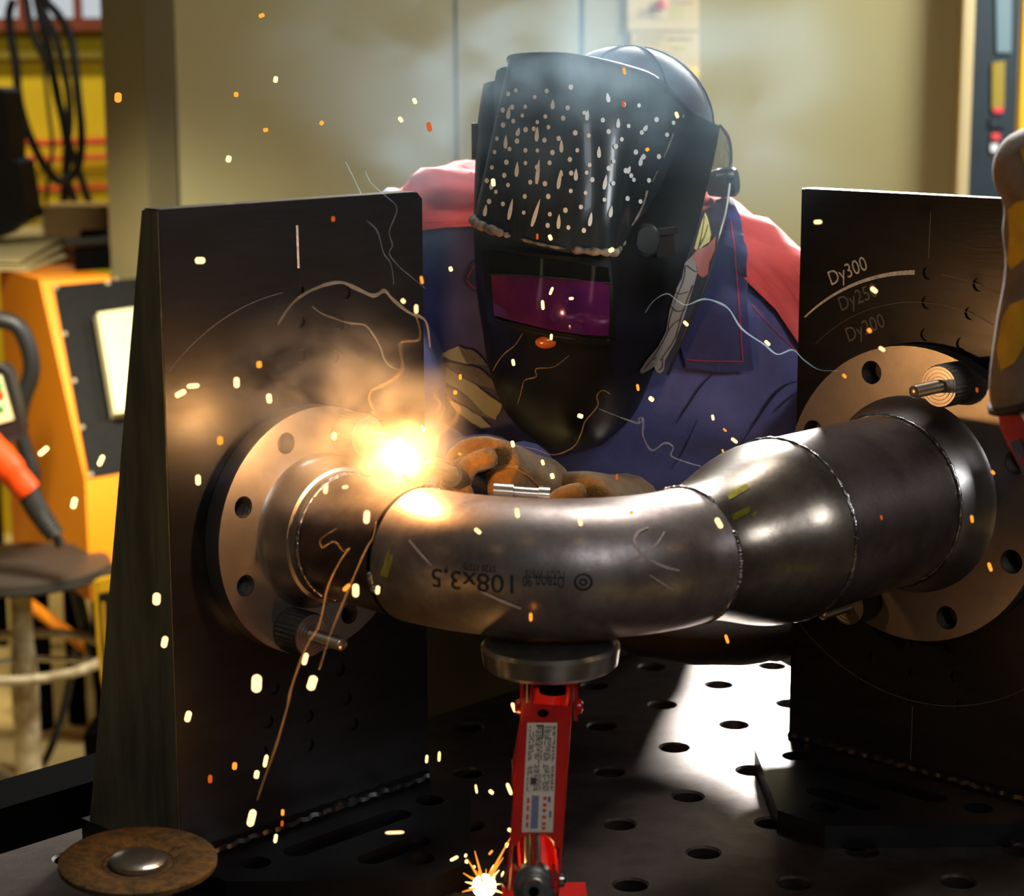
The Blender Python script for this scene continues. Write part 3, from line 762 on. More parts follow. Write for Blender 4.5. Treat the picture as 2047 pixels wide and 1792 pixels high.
if all(p is not None for r in rows for p in r): grid(bm, rows)
lb = fin('label_plate', bm, M['paper'], armo, recalc=False); lb['label'] = 'white printed label'
def labq(bm, a0, a1, b0, b1):
    P_ = [hit(abv, *labpt(a, b), 0.0007) for a, b in ((a0, b0), (a1, b0), (a1, b1), (a0, b1))]
    if all(p is not None for p in P_): addbm(bm, P_, [(0, 1, 2, 3)])
bm = NB(); rnd = random.Random(3)
for col in (0.09, 0.15, 0.21, 0.31, 0.37, 0.43, 0.50, 0.60, 0.66, 0.72, 0.78, 0.87, 0.92):
    b = 0.03
    while b < 0.62:
        l = rnd.uniform(0.012, 0.05)
        if rnd.random() < 0.86 and not 0.33 < b < 0.37: labq(bm, col, col+0.032, b, min(b+l, 0.62))
        b += l+0.010
labq(bm, 0.20, 0.40, 0.50, 0.56); labq(bm, 0.30, 0.55, 0.02, 0.035); labq(bm, 0.50, 0.56, 0.02, 0.14); labq(bm, 0.36, 0.52, 0.14, 0.15)
fin('printed_lines', bm, M['blackprint'], armo, recalc=False)
bm = NB()
for a in (0.28, 0.34, 0.40, 0.46): labq(bm, a, a+0.04, 0.66, 0.96)
labq(bm, 0.80, 0.88, 0.67, 0.72); labq(bm, 0.86, 0.92, 0.80, 0.86)
fin('printed_lines', bm, M['blueprint'], armo, recalc=False)
bm = NB()
for b in (0.67, 0.73, 0.78, 0.84, 0.90, 0.94): labq(bm, 0.64, 0.76, b, b+0.03)
for b in (0.68, 0.75, 0.83, 0.9): labq(bm, 0.12, 0.20, b, b+0.05)
fin('printed_lines', bm, M['redprint'], armo, recalc=False)
# ================================================================== WELDER
def z5(x, y): return (780+x/2.2744, 60+y/2.2744)
def z6(x, y): return (560+x/2.559, 640+y/2.559)
def z7(x, y): return (1240+x/2.358, 640+y/2.358)
def cr2(net, ku, kv):
    """refine a control net of points (rows x cols) with Catmull-Rom both ways"""
    rows = [smooth_path(r, ku) for r in net]
    cols = [smooth_path([r[i] for r in rows], kv) for i in range(len(rows[0]))]
    return [[c[j] for c in cols] for j in range(len(cols[0]))]
def netz(rows): return [[W(*z5(x, y), d) for x, y, d in r] for r in rows]
def decal_fill(bm, b, pts, off=0.0008, cuts=1, conv=None):
    """outline (image points) filled, refined and laid onto a surface"""
    t = bmesh.new()
    if conv: pts = [conv(*p) for p in pts]
    v = [t.verts.new((x, y, 0)) for x, y in pts]
    e = [t.edges.new((v[i], v[(i+1) % len(v)])) for i in range(len(v))]
    bmesh.ops.triangle_fill(t, edges=e, use_beauty=True)
    for _ in range(cuts): bmesh.ops.subdivide_edges(t, edges=t.edges[:], cuts=1, use_grid_fill=True)
    mp = {}
    for q in t.verts:
        h = hit(b, q.co.x, q.co.y, off); mp[q] = bm.verts.new(h) if h is not None else None
    for f in t.faces:
        L_ = [mp[q] for q in f.verts]
        if all(x is not None for x in L_) and max((L_[i].co-L_[i-1].co).length for i in range(len(L_))) < 0.08: bm.faces.new(L_)
    t.free()
def skin_body(name, pts, edges, parent, m, sub=2, root=0):
    me = bpy.data.meshes.new(name); me.from_pydata([p for p, r in pts], edges, [])
    o = bpy.data.objects.new(name, me); COL.objects.link(o)
    md = o.modifiers.new('Skin', 'SKIN'); md.use_smooth_shade = True
    for i, (p, r) in enumerate(pts):
        s = me.skin_vertices[0].data[i]; s.radius = r if hasattr(r, '__len__') else (r, r); s.use_root = (i == root)
    if sub:
        m2 = o.modifiers.new('Sub', 'SUBSURF'); m2.levels = sub; m2.render_levels = sub
    dg = bpy.context.evaluated_depsgraph_get()
    nm = bpy.data.meshes.new_from_object(o.evaluated_get(dg))
    bpy.data.objects.remove(o); bpy.data.meshes.remove(me)
    bm = NB(); bm.from_mesh(nm); bpy.data.meshes.remove(nm)
    for f in bm.faces: f.material_index = 0
    return fin(name, bm, m, parent, ang=3)

who = thing('person', (0.12, 2.72, FLZ), 'person in a blue work jacket with red shoulders bending over the pipe', 'person')
# --- joints
hd = W(*z5(1080, 560), 2.185)
nk = W(1190, 470, 2.30); ch = W(1190, 700, 2.36); pv = Vector((0.12, 2.74, 0.02))
shL = W(850, 500, 2.32); shR = W(1590, 610, 2.32)
elL = W(742, 930, 2.10); elR = W(1760, 1040, 2.14)
wrL = W(1045, 985, 1.885); wrR = W(1390, 1282, 1.965)
pts = [(pv, (0.13, 0.10)), (ch, (0.13, 0.085)), (nk, 0.055), (hd+Vector((0, 0.02, -0.04)), (0.060, 0.075)), (hd+Vector((0, 0.02, 0.035)), (0.066, 0.078)),
       (shL, 0.058), (elL, 0.043), (wrL, 0.030), (shR, 0.058), (elR, 0.043), (wrR, 0.030),
       (Vector((0.02, 2.76, -0.05)), 0.085), (Vector((0.0, 2.74, -0.42)), 0.06), (Vector((-0.01, 2.80, -0.79)), 0.042), (Vector((-0.03, 2.68, -0.82)), 0.032),
       (Vector((0.22, 2.76, -0.05)), 0.085), (Vector((0.25, 2.74, -0.42)), 0.06), (Vector((0.27, 2.80, -0.79)), 0.042), (Vector((0.29, 2.68, -0.82)), 0.032)]
ed = [(0, 1), (1, 2), (2, 3), (3, 4), (1, 5), (5, 6), (6, 7), (1, 8), (8, 9), (9, 10), (0, 11), (11, 12), (12, 13), (13, 14), (0, 15), (15, 16), (16, 17), (17, 18)]
skin_body('body', pts, ed, who, M['skin'], 1)
for a, b_, c in ((11, 12, 13), (15, 16, 17)):
    bm = NB(); tube(bm, smooth_path([pts[a][0]+Z*0.12, pts[a][0], pts[b_][0], pts[c][0]-Z*0.02], 5), [0.10]*6+[0.10, 0.095, 0.09, 0.085, 0.082]+[0.08, 0.076, 0.073, 0.07, 0.068], 16)
    fin('trouser_leg', bm, M['trousers'], who)
    f = pts[c][0]; bm = NB()
    grid(bm, [[Vector((f.x+xx*w_, f.y+yy, FLZ+0.002+zz)) for xx, zz in ((-1, 0), (-1, h_*0.6), (-0.6, h_), (0.6, h_), (1, h_*0.6), (1, 0))] for yy, w_, h_ in ((0.07, 0.035, 0.12), (0.02, 0.045, 0.13), (-0.07, 0.048, 0.085), (-0.15, 0.05, 0.06), (-0.195, 0.035, 0.04))], False)
    bmesh.ops.holes_fill(bm, edges=bm.edges[:], sides=40)
    fin('boot', bm, M['boot'], who)
# --- jacket : rows of rings
JR = [((1120, 440), (1370, 430), 2.29, .05, .06), ((1010, 375), (1420, 400), 2.28, .075, .09), ((880, 342), (1470, 420), 2.28, .095, .11), ((815, 374), (1545, 462), 2.28, .12, .12), ((786, 420), (1608, 525), 2.28, .14, .13),
      ((770, 520), (1648, 640), 2.29, .17, .13), ((770, 700), (1655, 800), 2.31, .19, .13), ((780, 840), (1590, 890), 2.33, .19, .13), ((790, 960), (1432, 948), 2.36, .18, .13),
      ((800, 1180), (1412, 1090), 2.50, .16, .14), ((830, 1440), (1390, 1210), 2.62, .13, .14)]
def jring(row, n=44):
    (x0, y0), (x1, y1), d, bf, bb = row
    A_ = W(x0, y0, d); B_ = W(x1, y1, d); c = (A_+B_)/2; h = (B_-A_)/2; out = []
    for k in range(n):
        t = math.pi+2*math.pi*k/n      # starts at the left end, runs along the front
        s = math.sin(t); ca = math.cos(t)
        sg = abs(s)**0.8*(1 if s > 0 else -1); cg = abs(ca)**0.85*(1 if ca > 0 else -1)
        out.append(c+h*cg+Vector((0, (bf if s < 0 else bb)*sg, 0)))
    return out
base = [jring(r) for r in JR]
kn = len(base[0]); JK = 6
cols = [smooth_path([r[i] for r in base], JK) for i in range(kn)]
nr = len(cols[0])
def jn(j, i):
    """outward normal-ish"""
    a = cols[(i+1) % kn][j]-cols[i-1][j]; b_ = cols[i][min(j+1, nr-1)]-cols[i][max(j-1, 0)]
    n = a.cross(b_); 
    if n.length < 1e-9: return Vector((0, 0, 1))
    n.normalize()
    c = sum((cols[k][j] for k in range(kn)), Vector())/kn
    return n if n.dot(cols[i][j]-c) > 0 else -n
rr = random.Random(5)
wr = [[0.006*math.sin(i*0.9+j*0.35)*math.sin(j*0.55+1)+0.003*math.sin(i*0.45-j*0.8) for i in range(kn)] for j in range(nr)]
bm = NB(); grid(bm, [[cols[i][j]+jn(j, i)*wr[j][i] for i in range(kn)] for j in range(nr)], True)
jacket = fin('jacket', bm, M['blue'], who, ang=3)
jacket['label'] = 'blue work jacket'
bm = NB(); grid(bm, [[cols[i][j]+jn(j, i)*(wr[j][i]+0.006) for i in range(kn)] for j in range(nr-9, nr)], True)  # shade over the lower jacket built as a separate dark layer
jacket_shade = fin('jacket_shade', bm, M['jacket_shade'], who, ang=3); jacket_shade['label'] = 'dark layer for the shade on the lower jacket'
# sleeves join at the shoulders
def sleeve(path, rad, name, m, k=6, fold=0.004):
    P_ = smooth_path(path, k); n = len(P_); R_ = []
    for i in range(n):
        q = i/(n-1)*(len(rad)-1); j = min(int(q), len(rad)-2); R_.append(rad[j]+(rad[j+1]-rad[j])*(q-j)+fold*math.sin(i*1.7))
    bm = NB(); tube(bm, P_, R_, 20); return fin(name, bm, m, who, ang=3)
sleeve([shL+Vector((0.02, 0, 0.04)), shL+Vector((-0.03, -0.01, -0.07)), elL+Vector((0, 0.02, 0.07)), elL, (elL+wrL)/2+Vector((0, 0, -0.01)), wrL+Vector((0.0, 0.015, -0.005))], [0.07, 0.085, 0.075, 0.068, 0.058, 0.048], 'jacket_sleeve', M['blue'])
sleeve([shR+Vector((-0.02, 0, 0.04)), shR+Vector((0.02, -0.01, -0.07)), elR+Vector((0, 0.02, 0.09)), elR, elR+(wrR-elR)*0.35], [0.07, 0.085, 0.072, 0.055, 0.034], 'jacket_sleeve', M['blue'])
jb = bvh_of([jacket])
# red yoke over both shoulders
def yk(px):      # seam height in the picture by x
    k_ = [(760, 468), (850, 466), (945, 460), (1200, 470), (1400, 490), (1485, 560), (1545, 632), (1602, 706), (1660, 790)]
    for (a, p), (b_, q) in zip(k_[:-1], k_[1:]):
        if px <= b_: return p+(q-p)*(px-a)/(b_-a)
    return 800
def proj(p):
    v = Vector(p)-CAM; d = v.y*cp-v.z*sp; u = v.y*sp+v.z*cp; x = v.x/d; y = -u/d
    return 1023.5+F*(cr*x-sr*y), 896+F*(sr*x+cr*y)
bm = NB(); R_ = []
for i in range(kn):
    js = nr-1
    for j in range(nr):
        x, y = proj(cols[i][j])
        if y > yk(x) and j > 3: js = j; break
    x0, y0 = proj(cols[i][js-1]); x1, y1 = proj(cols[i][js]); g = max(0, min(1, (yk(x0)-y0)/max(1e-6, (y1-y0))))
    end = js-1+g; c = []
    for q in range(16):
        f = end*q/15; a = min(int(f), nr-2); t = f-a
        p = cols[i][a].lerp(cols[i][a+1], t)+jn(a, i).lerp(jn(a+1, i), t)*(0.0065+(wr[a][i]*(1-t)+wr[a+1][i]*t))
        c.append(p)
    R_.append(c)
grid(bm, [[R_[i][q] for i in range(kn)] for q in range(16)], True)
yoke = fin('red_yoke', bm, M['redcloth'], who, ang=3); yoke['label'] = 'red shoulder yoke'
jyb = bvh_of([jacket, yoke])
def strip(name, pts, wd, m, par, b=jyb, conv=None, off=0.0015):
    if conv: pts = [conv(*p) for p in pts]
    bm = NB(); decal_strip(bm, b, pts, wd, off); return fin(name, bm, M[m], par, recalc=False)
# collar
bm = NB(); decal_fill(bm, jyb, [(1500, 790), (1545, 800), (1580, 880), (1600, 1000), (1612, 1300), (1640, 1535), (1620, 1546), (1500, 1548), (1340, 1530), (1280, 1300), (1300, 1000), (1400, 850)], 0.008, 3, z5)
thicken(bm, 0.004); collar = fin('collar', bm, M['blue'], who, ang=0.9)
bm = NB(); decal_fill(bm, jyb, [(343, 1135), (384, 1062), (470, 1060), (560, 1200), (480, 1240), (400, 1190), (360, 1170)], 0.008, 2, z5)
thicken(bm, 0.004); collar2 = fin('collar', bm, M['blue'], who, ang=0.9)
cb = bvh_of([collar, collar2])
for c_, p_ in ((collar, [(1545, 860), (1565, 1000), (1580, 1200), (1603, 1505)]), (collar, [(1603, 1506), (1500, 1505), (1400, 1503), (1350, 1498)]), (collar2, [(352, 1128), (386, 1072), (420, 1066)]), (collar2, [(352, 1138), (372, 1165), (400, 1182)])):
    strip('stitching', p_, 1.6, 'stitch', c_, cb, z5, 0.0012)
for p_ in ([(160, 880), (260, 876), (372, 872)], [(1640, 1250), (1760, 1380), (1862, 1475)]):
    strip('stitching', p_, 1.4, 'stitch', who, jyb, z5)
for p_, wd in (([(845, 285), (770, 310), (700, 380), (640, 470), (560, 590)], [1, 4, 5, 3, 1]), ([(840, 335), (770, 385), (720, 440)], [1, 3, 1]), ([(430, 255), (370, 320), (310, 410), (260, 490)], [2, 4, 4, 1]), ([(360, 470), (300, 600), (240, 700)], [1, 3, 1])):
    strip('crease_shade', p_, wd, 'seam', who, jyb, z7)  # shade of the cloth folds painted as dark strips
# zigzag cloth patch on the chest
pa = thing  # (kept as plain parts of the person)
def patch(pts, m, lab=None):
    bm = NB(); decal_fill(bm, jyb, pts, 0.010, 2, z6); thicken(bm, 0.0015)
    o = fin('chest_patch', bm, M[m], who, ang=1.0, recalc=True)
    if lab: o['label'] = lab
patch([(843, 160), (935, 118), (985, 212), (900, 190)], 'patch', 'cream zigzag chest patch')
patch([(935, 118), (1015, 152), (1060, 190), (1082, 225), (985, 212)], 'patchgrey', 'grey band of the zigzag patch')
patch([(815, 205), (885, 202), (960, 215), (1045, 240), (1100, 285), (1130, 315), (1128, 342), (1040, 322), (960, 280), (880, 225)], 'patchgrey', 'grey band of the zigzag patch')
patch([(812, 212), (880, 230), (960, 283), (1030, 322), (1100, 375), (1150, 408), (1118, 490), (1060, 455), (1000, 390), (940, 345), (870, 305), (812, 285)], 'patch', 'cream zigzag chest patch')
patch([(835, 335), (930, 345), (1000, 392), (1062, 455), (1116, 490), (1050, 470), (960, 420), (880, 375)], 'patchgrey', 'grey band of the zigzag patch')
patch([(890, 400), (960, 430), (1040, 470), (1098, 528), (1045, 537), (980, 495), (920, 450)], 'patch', 'cream zigzag chest patch')
# cap
cc = W(*z5(1098, 400), 2.205); bm = NB()
rows = []
for j in range(11):
    ph = math.pi/2*j/10.5+0.02; row = []
    for k in range(32):
        t = 2*math.pi*k/32; g = 1+0.018*math.cos(6*t)
        row.append(cc+Vector((0.083*math.sin(ph)**0.9*math.cos(t)*g+0.003, 0.10*math.sin(ph)*math.sin(t)*g, 0.0745*math.cos(ph)+0.010*math.sin(ph)*math.cos(t)*-1)))
    rows.append(row)
grid(bm, rows, True); cap = fin('cap', bm, M['capcloth'], who, ang=3); cap['label'] = 'blue cloth cap'
for k in (2, 8, 14, 20, 26, 31):
    bm = NB(); tube(bm, [rows[j][k]+(rows[j][k]-cc).normalized()*0.0006 for j in range(11)], 0.0011, 6); fin('cap_seam', bm, M['seam'], cap)

# --- gloves
def glove(lab, wrist, kn_mid, across, fdir, curl, rad=0.0098, flen=0.030, thumb=1):
    """palm plus five separate fingers curled in two bends"""
    w_ = Vector(wrist); k0 = Vector(kn_mid); ac = Vector(across).normalized(); fd = Vector(fdir).normalized(); cu = Vector(curl).normalized()
    pts = [((w_*0.5+k0*0.5), (0.043, 0.032)), (w_, (0.036, 0.030)), (w_+(w_-k0)*0.55, (0.050, 0.045)), (k0, (0.043, 0.025))]
    ed = [(0, 1), (1, 2), (0, 3)]
    palm = skin_body('glove', pts, ed, who, M['glove'], 2); palm['label'] = lab
    for i, l in enumerate((0.9, 1.02, 1.0, 0.8)):
        b0 = k0+ac*((i-1.5)*0.0195)-fd*0.012
        p1_ = b0+fd*flen*1.15*l; p2_ = p1_+(fd*0.35+cu*0.95).normalized()*flen*0.95*l; p3_ = p2_+(cu*0.75-fd*0.65).normalized()*flen*0.75*l
        skin_body('glove_finger', [(b0, rad*1.15), (p1_, rad*1.08), (p2_, rad), (p3_, rad*0.85)], [(0, 1), (1, 2), (2, 3)], palm, M['glove'], 1)
    b0 = w_*0.55+k0*0.45+ac*thumb*-0.030
    p1_ = b0+(fd*0.6-ac*thumb*0.5+cu*0.4).normalized()*0.034; p2_ = p1_+(fd*0.8+cu*0.6).normalized()*0.028
    skin_body('glove_thumb', [(b0, rad*1.35), (p1_, rad*1.2), (p2_, rad)], [(0, 1), (1, 2)], palm, M['glove'], 1)
    return palm
g1 = glove('brown suede glove on the torch hand', W(1046, 968, 1.865), W(955, 926, 1.800), (0.25, -0.9, 0.30), (-0.85, -0.30, -0.15), (-0.10, -0.1, -1.0))
g1b = bvh_of([g1])
bm = NB(); tube(bm, [p for p in (hit(g1b, *z6(x, y), 0.0005) for x, y in ((940, 862), (1010, 815), (1080, 775), (1150, 752), (1210, 757), (1270, 790), (1330, 850))) if p is not None], 0.0022, 6); fin('glove_seam', bm, M['glove'], g1)
g2 = glove('brown suede glove of the supporting hand behind the elbow', W(1225, 1010, 1.93), W(1140, 1000, 1.845), (0.1, -0.8, 0.35), (-0.9, -0.2, -0.1), (-0.1, 0.1, -1.0), thumb=-1)
# leather gauntlet sleeve hanging under the pipe
bm = NB()
P_ = smooth_path([W(1600, 1256, 2.03), W(1530, 1268, 2.00), W(1440, 1278, 1.97), W(1340, 1276, 1.95), W(1270, 1258, 1.94), W(1228, 1190, 1.935), W(1222, 1080, 1.935), W(1222, 1018, 1.935)], 6)
R_ = []
for i in range(len(P_)):
    q = i/(len(P_)-1); R_.append((0.038 if q < 0.06 else 0.030 if q < 0.13 else 0.025+0.003*math.sin(q*9))+0.0006*math.sin(i*0.9))
tube(bm, P_, R_, 20); gs = fin('leather_gauntlet', bm, M['leather'], who, ang=3); gs['label'] = 'dark brown leather gauntlet under the pipe'

# ================================================================== WELDING HELMET
hel = thing('welding_helmet', hd-Vector((0, 0, 0.18)), 'black welding helmet covered in white painted drops, worn by the welder', 'helmet')
SH = [[(425, 245, 2.13), (470, 232, 2.09), (700, 195, 2.03), (950, 190, 2.02), (1200, 250, 2.06), (1390, 385, 2.13), (1500, 436, 2.19)],
      [(400, 400, 2.13), (432, 395, 2.08), (680, 400, 2.01), (900, 420, 1.99), (1150, 455, 2.03), (1330, 510, 2.10), (1475, 575, 2.18)],
      [(388, 620, 2.12), (412, 620, 2.07), (650, 640, 1.995), (880, 660, 1.97), (1100, 690, 2.0), (1280, 725, 2.08), (1430, 765, 2.14)],
      [(382, 860, 2.11), (402, 870, 2.06), (620, 890, 1.985), (850, 920, 1.955), (1040, 935, 1.975), (1210, 935, 2.05), (1385, 935, 2.095)],
      [(384, 1020, 2.11), (406, 1040, 2.05), (600, 1070, 1.98), (820, 1100, 1.95), (1005, 1112, 1.965), (1160, 1105, 2.03), (1335, 1075, 2.08)],
      [(395, 1200, 2.11), (426, 1220, 2.05), (600, 1260, 1.975), (800, 1290, 1.945), (990, 1300, 1.96), (1130, 1285, 2.02), (1290, 1220, 2.07)],
      [(420, 1370, 2.11), (456, 1390, 2.05), (610, 1420, 1.985), (800, 1440, 1.96), (980, 1442, 1.97), (1100, 1430, 2.02), (1260, 1372, 2.07)],
      [(455, 1560, 2.11), (492, 1590, 2.06), (620, 1630, 2.01), (800, 1660, 1.985), (960, 1662, 1.99), (1060, 1645, 2.03), (1190, 1570, 2.08)],
      [(540, 1760, 2.12), (600, 1790, 2.08), (690, 1820, 2.05), (800, 1840, 2.03), (900, 1840, 2.03), (990, 1825, 2.05), (1100, 1760, 2.12)],
      [(700, 1895, 2.13), (740, 1903, 2.12), (780, 1910, 2.10), (820, 1914, 2.10), (860, 1914, 2.10), (900, 1908, 2.11), (960, 1890, 2.13)]]
bm = NB(); grid(bm, cr2(netz(SH), 5, 4)); thicken(bm, -0.003); shell = fin('shell', bm, M['shell'], hel, ang=1.0)
ED = [(1538, 492, 2.215), (1549, 590, 2.225), (1533, 790, 2.17), (1492, 955, 2.115), (1452, 1105, 2.10), (1398, 1250, 2.09), (1335, 1385, 2.09), (1262, 1568, 2.10)]
bm = NB(); rows = []
for s_, e_ in zip(SH[:8], ED):
    a = W(*z5(*s_[-1][:2]), s_[-1][2]); b_ = W(*z5(*e_[:2]), e_[2]); rows.append([a, a.lerp(b_, 0.5)+Vector((0, -0.004, 0)), b_])
grid(bm, cr2(rows, 3, 4)); thicken(bm, -0.002); smk = fin('clear_side_flange', bm, M['smoky'], hel, ang=1.0); smk['label'] = 'smoky see-through edge of the helmet'
bm = NB(); tube(bm, smooth_path([W(*z5(1500, 436), 2.19)]+[W(*z5(x, y), d) for x, y, d in ED], 5), 0.0018, 8); fin('rim', bm, M['shell'], hel)
LD = [[(545, 152, 2.075), (553, 122, 2.05), (700, 112, 2.005), (860, 122, 1.99), (1080, 172, 2.01), (1215, 228, 2.05), (1350, 362, 2.105)],
      [(500, 330, 2.07), (516, 300, 2.04), (690, 300, 1.985), (880, 320, 1.965), (1085, 370, 1.985), (1215, 420, 2.035), (1318, 480, 2.088)],
      [(450, 560, 2.065), (466, 545, 2.035), (660, 560, 1.973), (860, 590, 1.948), (1050, 620, 1.962), (1150, 640, 2.015), (1250, 665, 2.063)],
      [(405, 780, 2.06), (421, 780, 2.03), (620, 810, 1.963), (830, 840, 1.933), (1015, 850, 1.943), (1095, 850, 1.990), (1170, 815, 2.028)],
      [(383, 868, 2.055), (394, 895, 2.025), (545, 952, 1.963), (760, 1005, 1.928), (985, 1026, 1.935), (1032, 1020, 1.955), (1068, 962, 2.000)]]
bm = NB(); grid(bm, cr2(netz(LD), 6, 7)); thicken(bm, -0.003); lid = fin('lid', bm, M['lid'], hel, ang=1.0); lid['label'] = 'flip-up lid with white drops'
lb_ = bvh_of([lid])
bm = NB(); tube(bm, smooth_path([W(*z5(x, y), d) for x, y, d in LD[0]], 6), 0.0026, 8); fin('lid_rim', bm, M['shell'], hel)
VL = [[(483, 185, 2.09), (515, 168, 2.07), (560, 170, 2.045)], [(458, 330, 2.085), (485, 325, 2.065), (530, 330, 2.04)], [(425, 560, 2.08), (448, 560, 2.06), (480, 560, 2.035)], [(390, 790, 2.075), (404, 790, 2.055), (425, 790, 2.03)]]
bm = NB(); grid(bm, cr2(netz(VL), 4, 5)); thicken(bm, -0.003); fin('visor_layer', bm, M['lid'], hel, ang=1.0)
bm = NB(); box(bm, W(*z5(393, 505), 2.12), XYZ, (0.005, 0.012, 0.018)); bevel(bm, 0.002, 1); fin('bracket', bm, M['shell'], hel)
# worn white lower edge of the lid
le = smooth_path([W(*z5(x, y), d-0.001) for x, y, d in LD[4]], 12)
for i0, i1, r in ((2, 22, 0.0052), (22, 24, 0.003), (27, 38, 0.0016), (39, 59, 0.0042), (59, 64, 0.0036), (66, 71, 0.0034)):
    n_ = i1-i0; bm = NB(); tube(bm, [le[i]+Vector((0, 0, 0.003)) for i in range(i0, i1+1)], [r*(0.55+0.45*abs(math.sin(0.5+i*0.83))) if 0 < i < n_ else r*0.3 for i in range(n_+1)], 10); fin('worn_edge', bm, M['worn'], hel, ang=3)
for p_, w_ in (([(1095, 890), (1120, 850), (1148, 792), (1166, 730)], [2, 5, 4, 5]), ([(1190, 690), (1212, 640)], [2, 3]), ([(1240, 580), (1262, 530), (1285, 470)], [2, 3, 3]), ([(1328, 400), (1332, 385)], [4, 4])):
    bm = NB(); decal_strip(bm, lb_, [z5(x, y) for x, y in p_], w_, 0.0008); fin('worn_paint', bm, M['worn'], hel, recalc=False)
DOTS = '575,276 540,292 492,328 455,392 515,365 660,306 714,279 822,262 617,350 558,352 604,390 563,415 517,433 708,394 808,355 672,420 656,450 619,454 722,443 788,402 882,378 965,411 842,469 902,481 768,494 489,495 448,462 580,506 546,542 704,502 672,549 618,548 740,558 851,548 818,590 478,556 446,548 532,602 466,626 522,662 618,606 727,605 671,625 906,615 824,652 893,650 640,693 706,700 539,706 443,686 484,737 615,758 721,758 822,733 918,682 888,742 867,806 798,821 728,839 718,890 610,832 516,792 453,781 811,899 880,912 972,773 1011,698 992,630 1013,598 1075,766 1104,681 1092,662 1023,530 1050,498 991,463 1081,437 1140,466 1113,555 1158,446 1207,408 1128,344 1060,340 1148,576 1255,476 1218,575 1285,422 1173,684 1068,640 1134,780'.split()
DRIPS = '742,318,740,362 545,350,538,405 672,440,668,508 590,445,580,482 530,480,527,540 450,500,442,532 780,500,780,558 948,530,948,582 1035,402,1033,446 898,365,893,412 985,288,992,330 582,600,577,668 680,590,668,702 778,636,765,724 846,632,844,686 424,600,420,666 982,660,970,726 1088,620,1074,652 1140,572,1132,618 560,768,541,864 684,770,646,895 770,838,766,905 440,795,432,848 466,690,462,726 915,830,905,892 1005,800,997,852 1166,432,1150,458 1215,398,1205,414 782,640,776,668'.split()
bm = NB()
for i, s_ in enumerate(DOTS):
    x, y = map(float, s_.split(',')); r = 8.5+(i*7 % 5)*0.6
    c = hit(lb_, *z5(x, y), 0.0009)
    if c is None: continue
    decal_poly(bm, lb_, [z5(x+r*math.cos(k*0.7854), y+r*1.2*math.sin(k*0.7854)) for k in range(8)], 0.0009)
for s_ in DRIPS:
    x0, y0, x1, y1 = map(float, s_.split(','))
    decal_strip(bm, lb_, [z5(x0, y0), z5((x0+x1)/2, (y0+y1)/2), z5(x1, y1)], [0.6, 4.6, 7.6, 8.2, 4], 0.0009, 5)
o = fin('painted_drops', bm, M['whitepaint'], hel, recalc=False); o['label'] = 'white painted drops and drips'
# lens unit
sb = bvh_of([shell])
def spatch(name, c4, off, thk, m, na=14, nb=8, conv=z5, bow=0.0):
    bm = NB(); rows = []
    for j in range(nb+1):
        b = j/nb; row = []
        for i in range(na+1):
            a = i/na
            x = (c4[0][0]*(1-a)+c4[1][0]*a)*(1-b)+(c4[3][0]*(1-a)+c4[2][0]*a)*b
            y = (c4[0][1]*(1-a)+c4[1][1]*a)*(1-b)+(c4[3][1]*(1-a)+c4[2][1]*a)*b+bow*4*a*(1-a)*(b)
            row.append(hit(sb, *conv(x, y), off))
        rows.append(row)
    if any(p is None for r in rows for p in r): return None
    grid(bm, rows)
    if thk: thicken(bm, thk)
    return fin(name, bm, M[m], hel, ang=0.8)
spatch('lens_frame', [(452, 1000), (978, 1045), (1000, 1418), (478, 1322)], 0.008, -0.008, 'shell', bow=20)
spatch('lens_top_band', [(492, 1010), (968, 1080), (970, 1150), (496, 1105)], 0.0088, -0.001, 'lensdark')
spatch('filter_lens', [(494, 1106), (969, 1150), (968, 1372), (508, 1288)], 0.0088, -0.001, 'lens', bow=14)
spatch('lens_lip', [(500, 1300), (975, 1386), (996, 1412), (498, 1325)], 0.0105, -0.003, 'shell', bow=16)
for p_ in ([(520, 1300), (640, 1345), (800, 1372), (968, 1388)], [(492, 1108), (620, 1118), (800, 1135), (969, 1152)]):
    bm = NB(); pp = [hit(sb, *z5(x, y), 0.0105) for x, y in p_]
    tube(bm, smooth_path(pp, 5), 0.0009, 6); fin('lens_bead', bm, M['line'], hel)
bm = NB(); c = hit(sb, *z5(727, 1392), 0.011)
bmesh.ops.create_uvsphere(bm, u_segments=20, v_segments=10, radius=1.0, matrix=Matrix.Translation(c) @ Matrix.Diagonal((0.0105, 0.0045, 0.0062, 1)))
fin('amber_tab', bm, M['amber'], hel, ang=3)
# grinding switch
c = hit(sb, *z5(1150, 955), 0.0); nn = (Vector((0.45, -0.88, 0.05))).normalized(); u_, v_, _ = frame_of(nn)
bm = NB(); lathe(bm, [(-0.01, 0.017), (0.006, 0.0165), (0.009, 0.013)], c, nn, 32); fin('switch_base', bm, M['shell'], hel)
c2 = hit(sb, *z5(1195, 965), 0.010); bm = NB(); box(bm, c2, (Vector((0.93, 0.2, 0.1)).normalized(), nn, Vector((-0.08, 0, 1)).normalized()), (0.0095, 0.006, 0.014)); bevel(bm, 0.003, 2); fin('switch_lever', bm, M['shell'], hel)
bm = NB(); box(bm, c2+Vector((0.002, -0.007, 0.012)), (Vector((0.93, 0.2, 0.1)).normalized(), nn, Vector((-0.08, 0, 1)).normalized()), (0.011, 0.004, 0.003)); fin('switch_tip', bm, M['darkgrey'], hel)
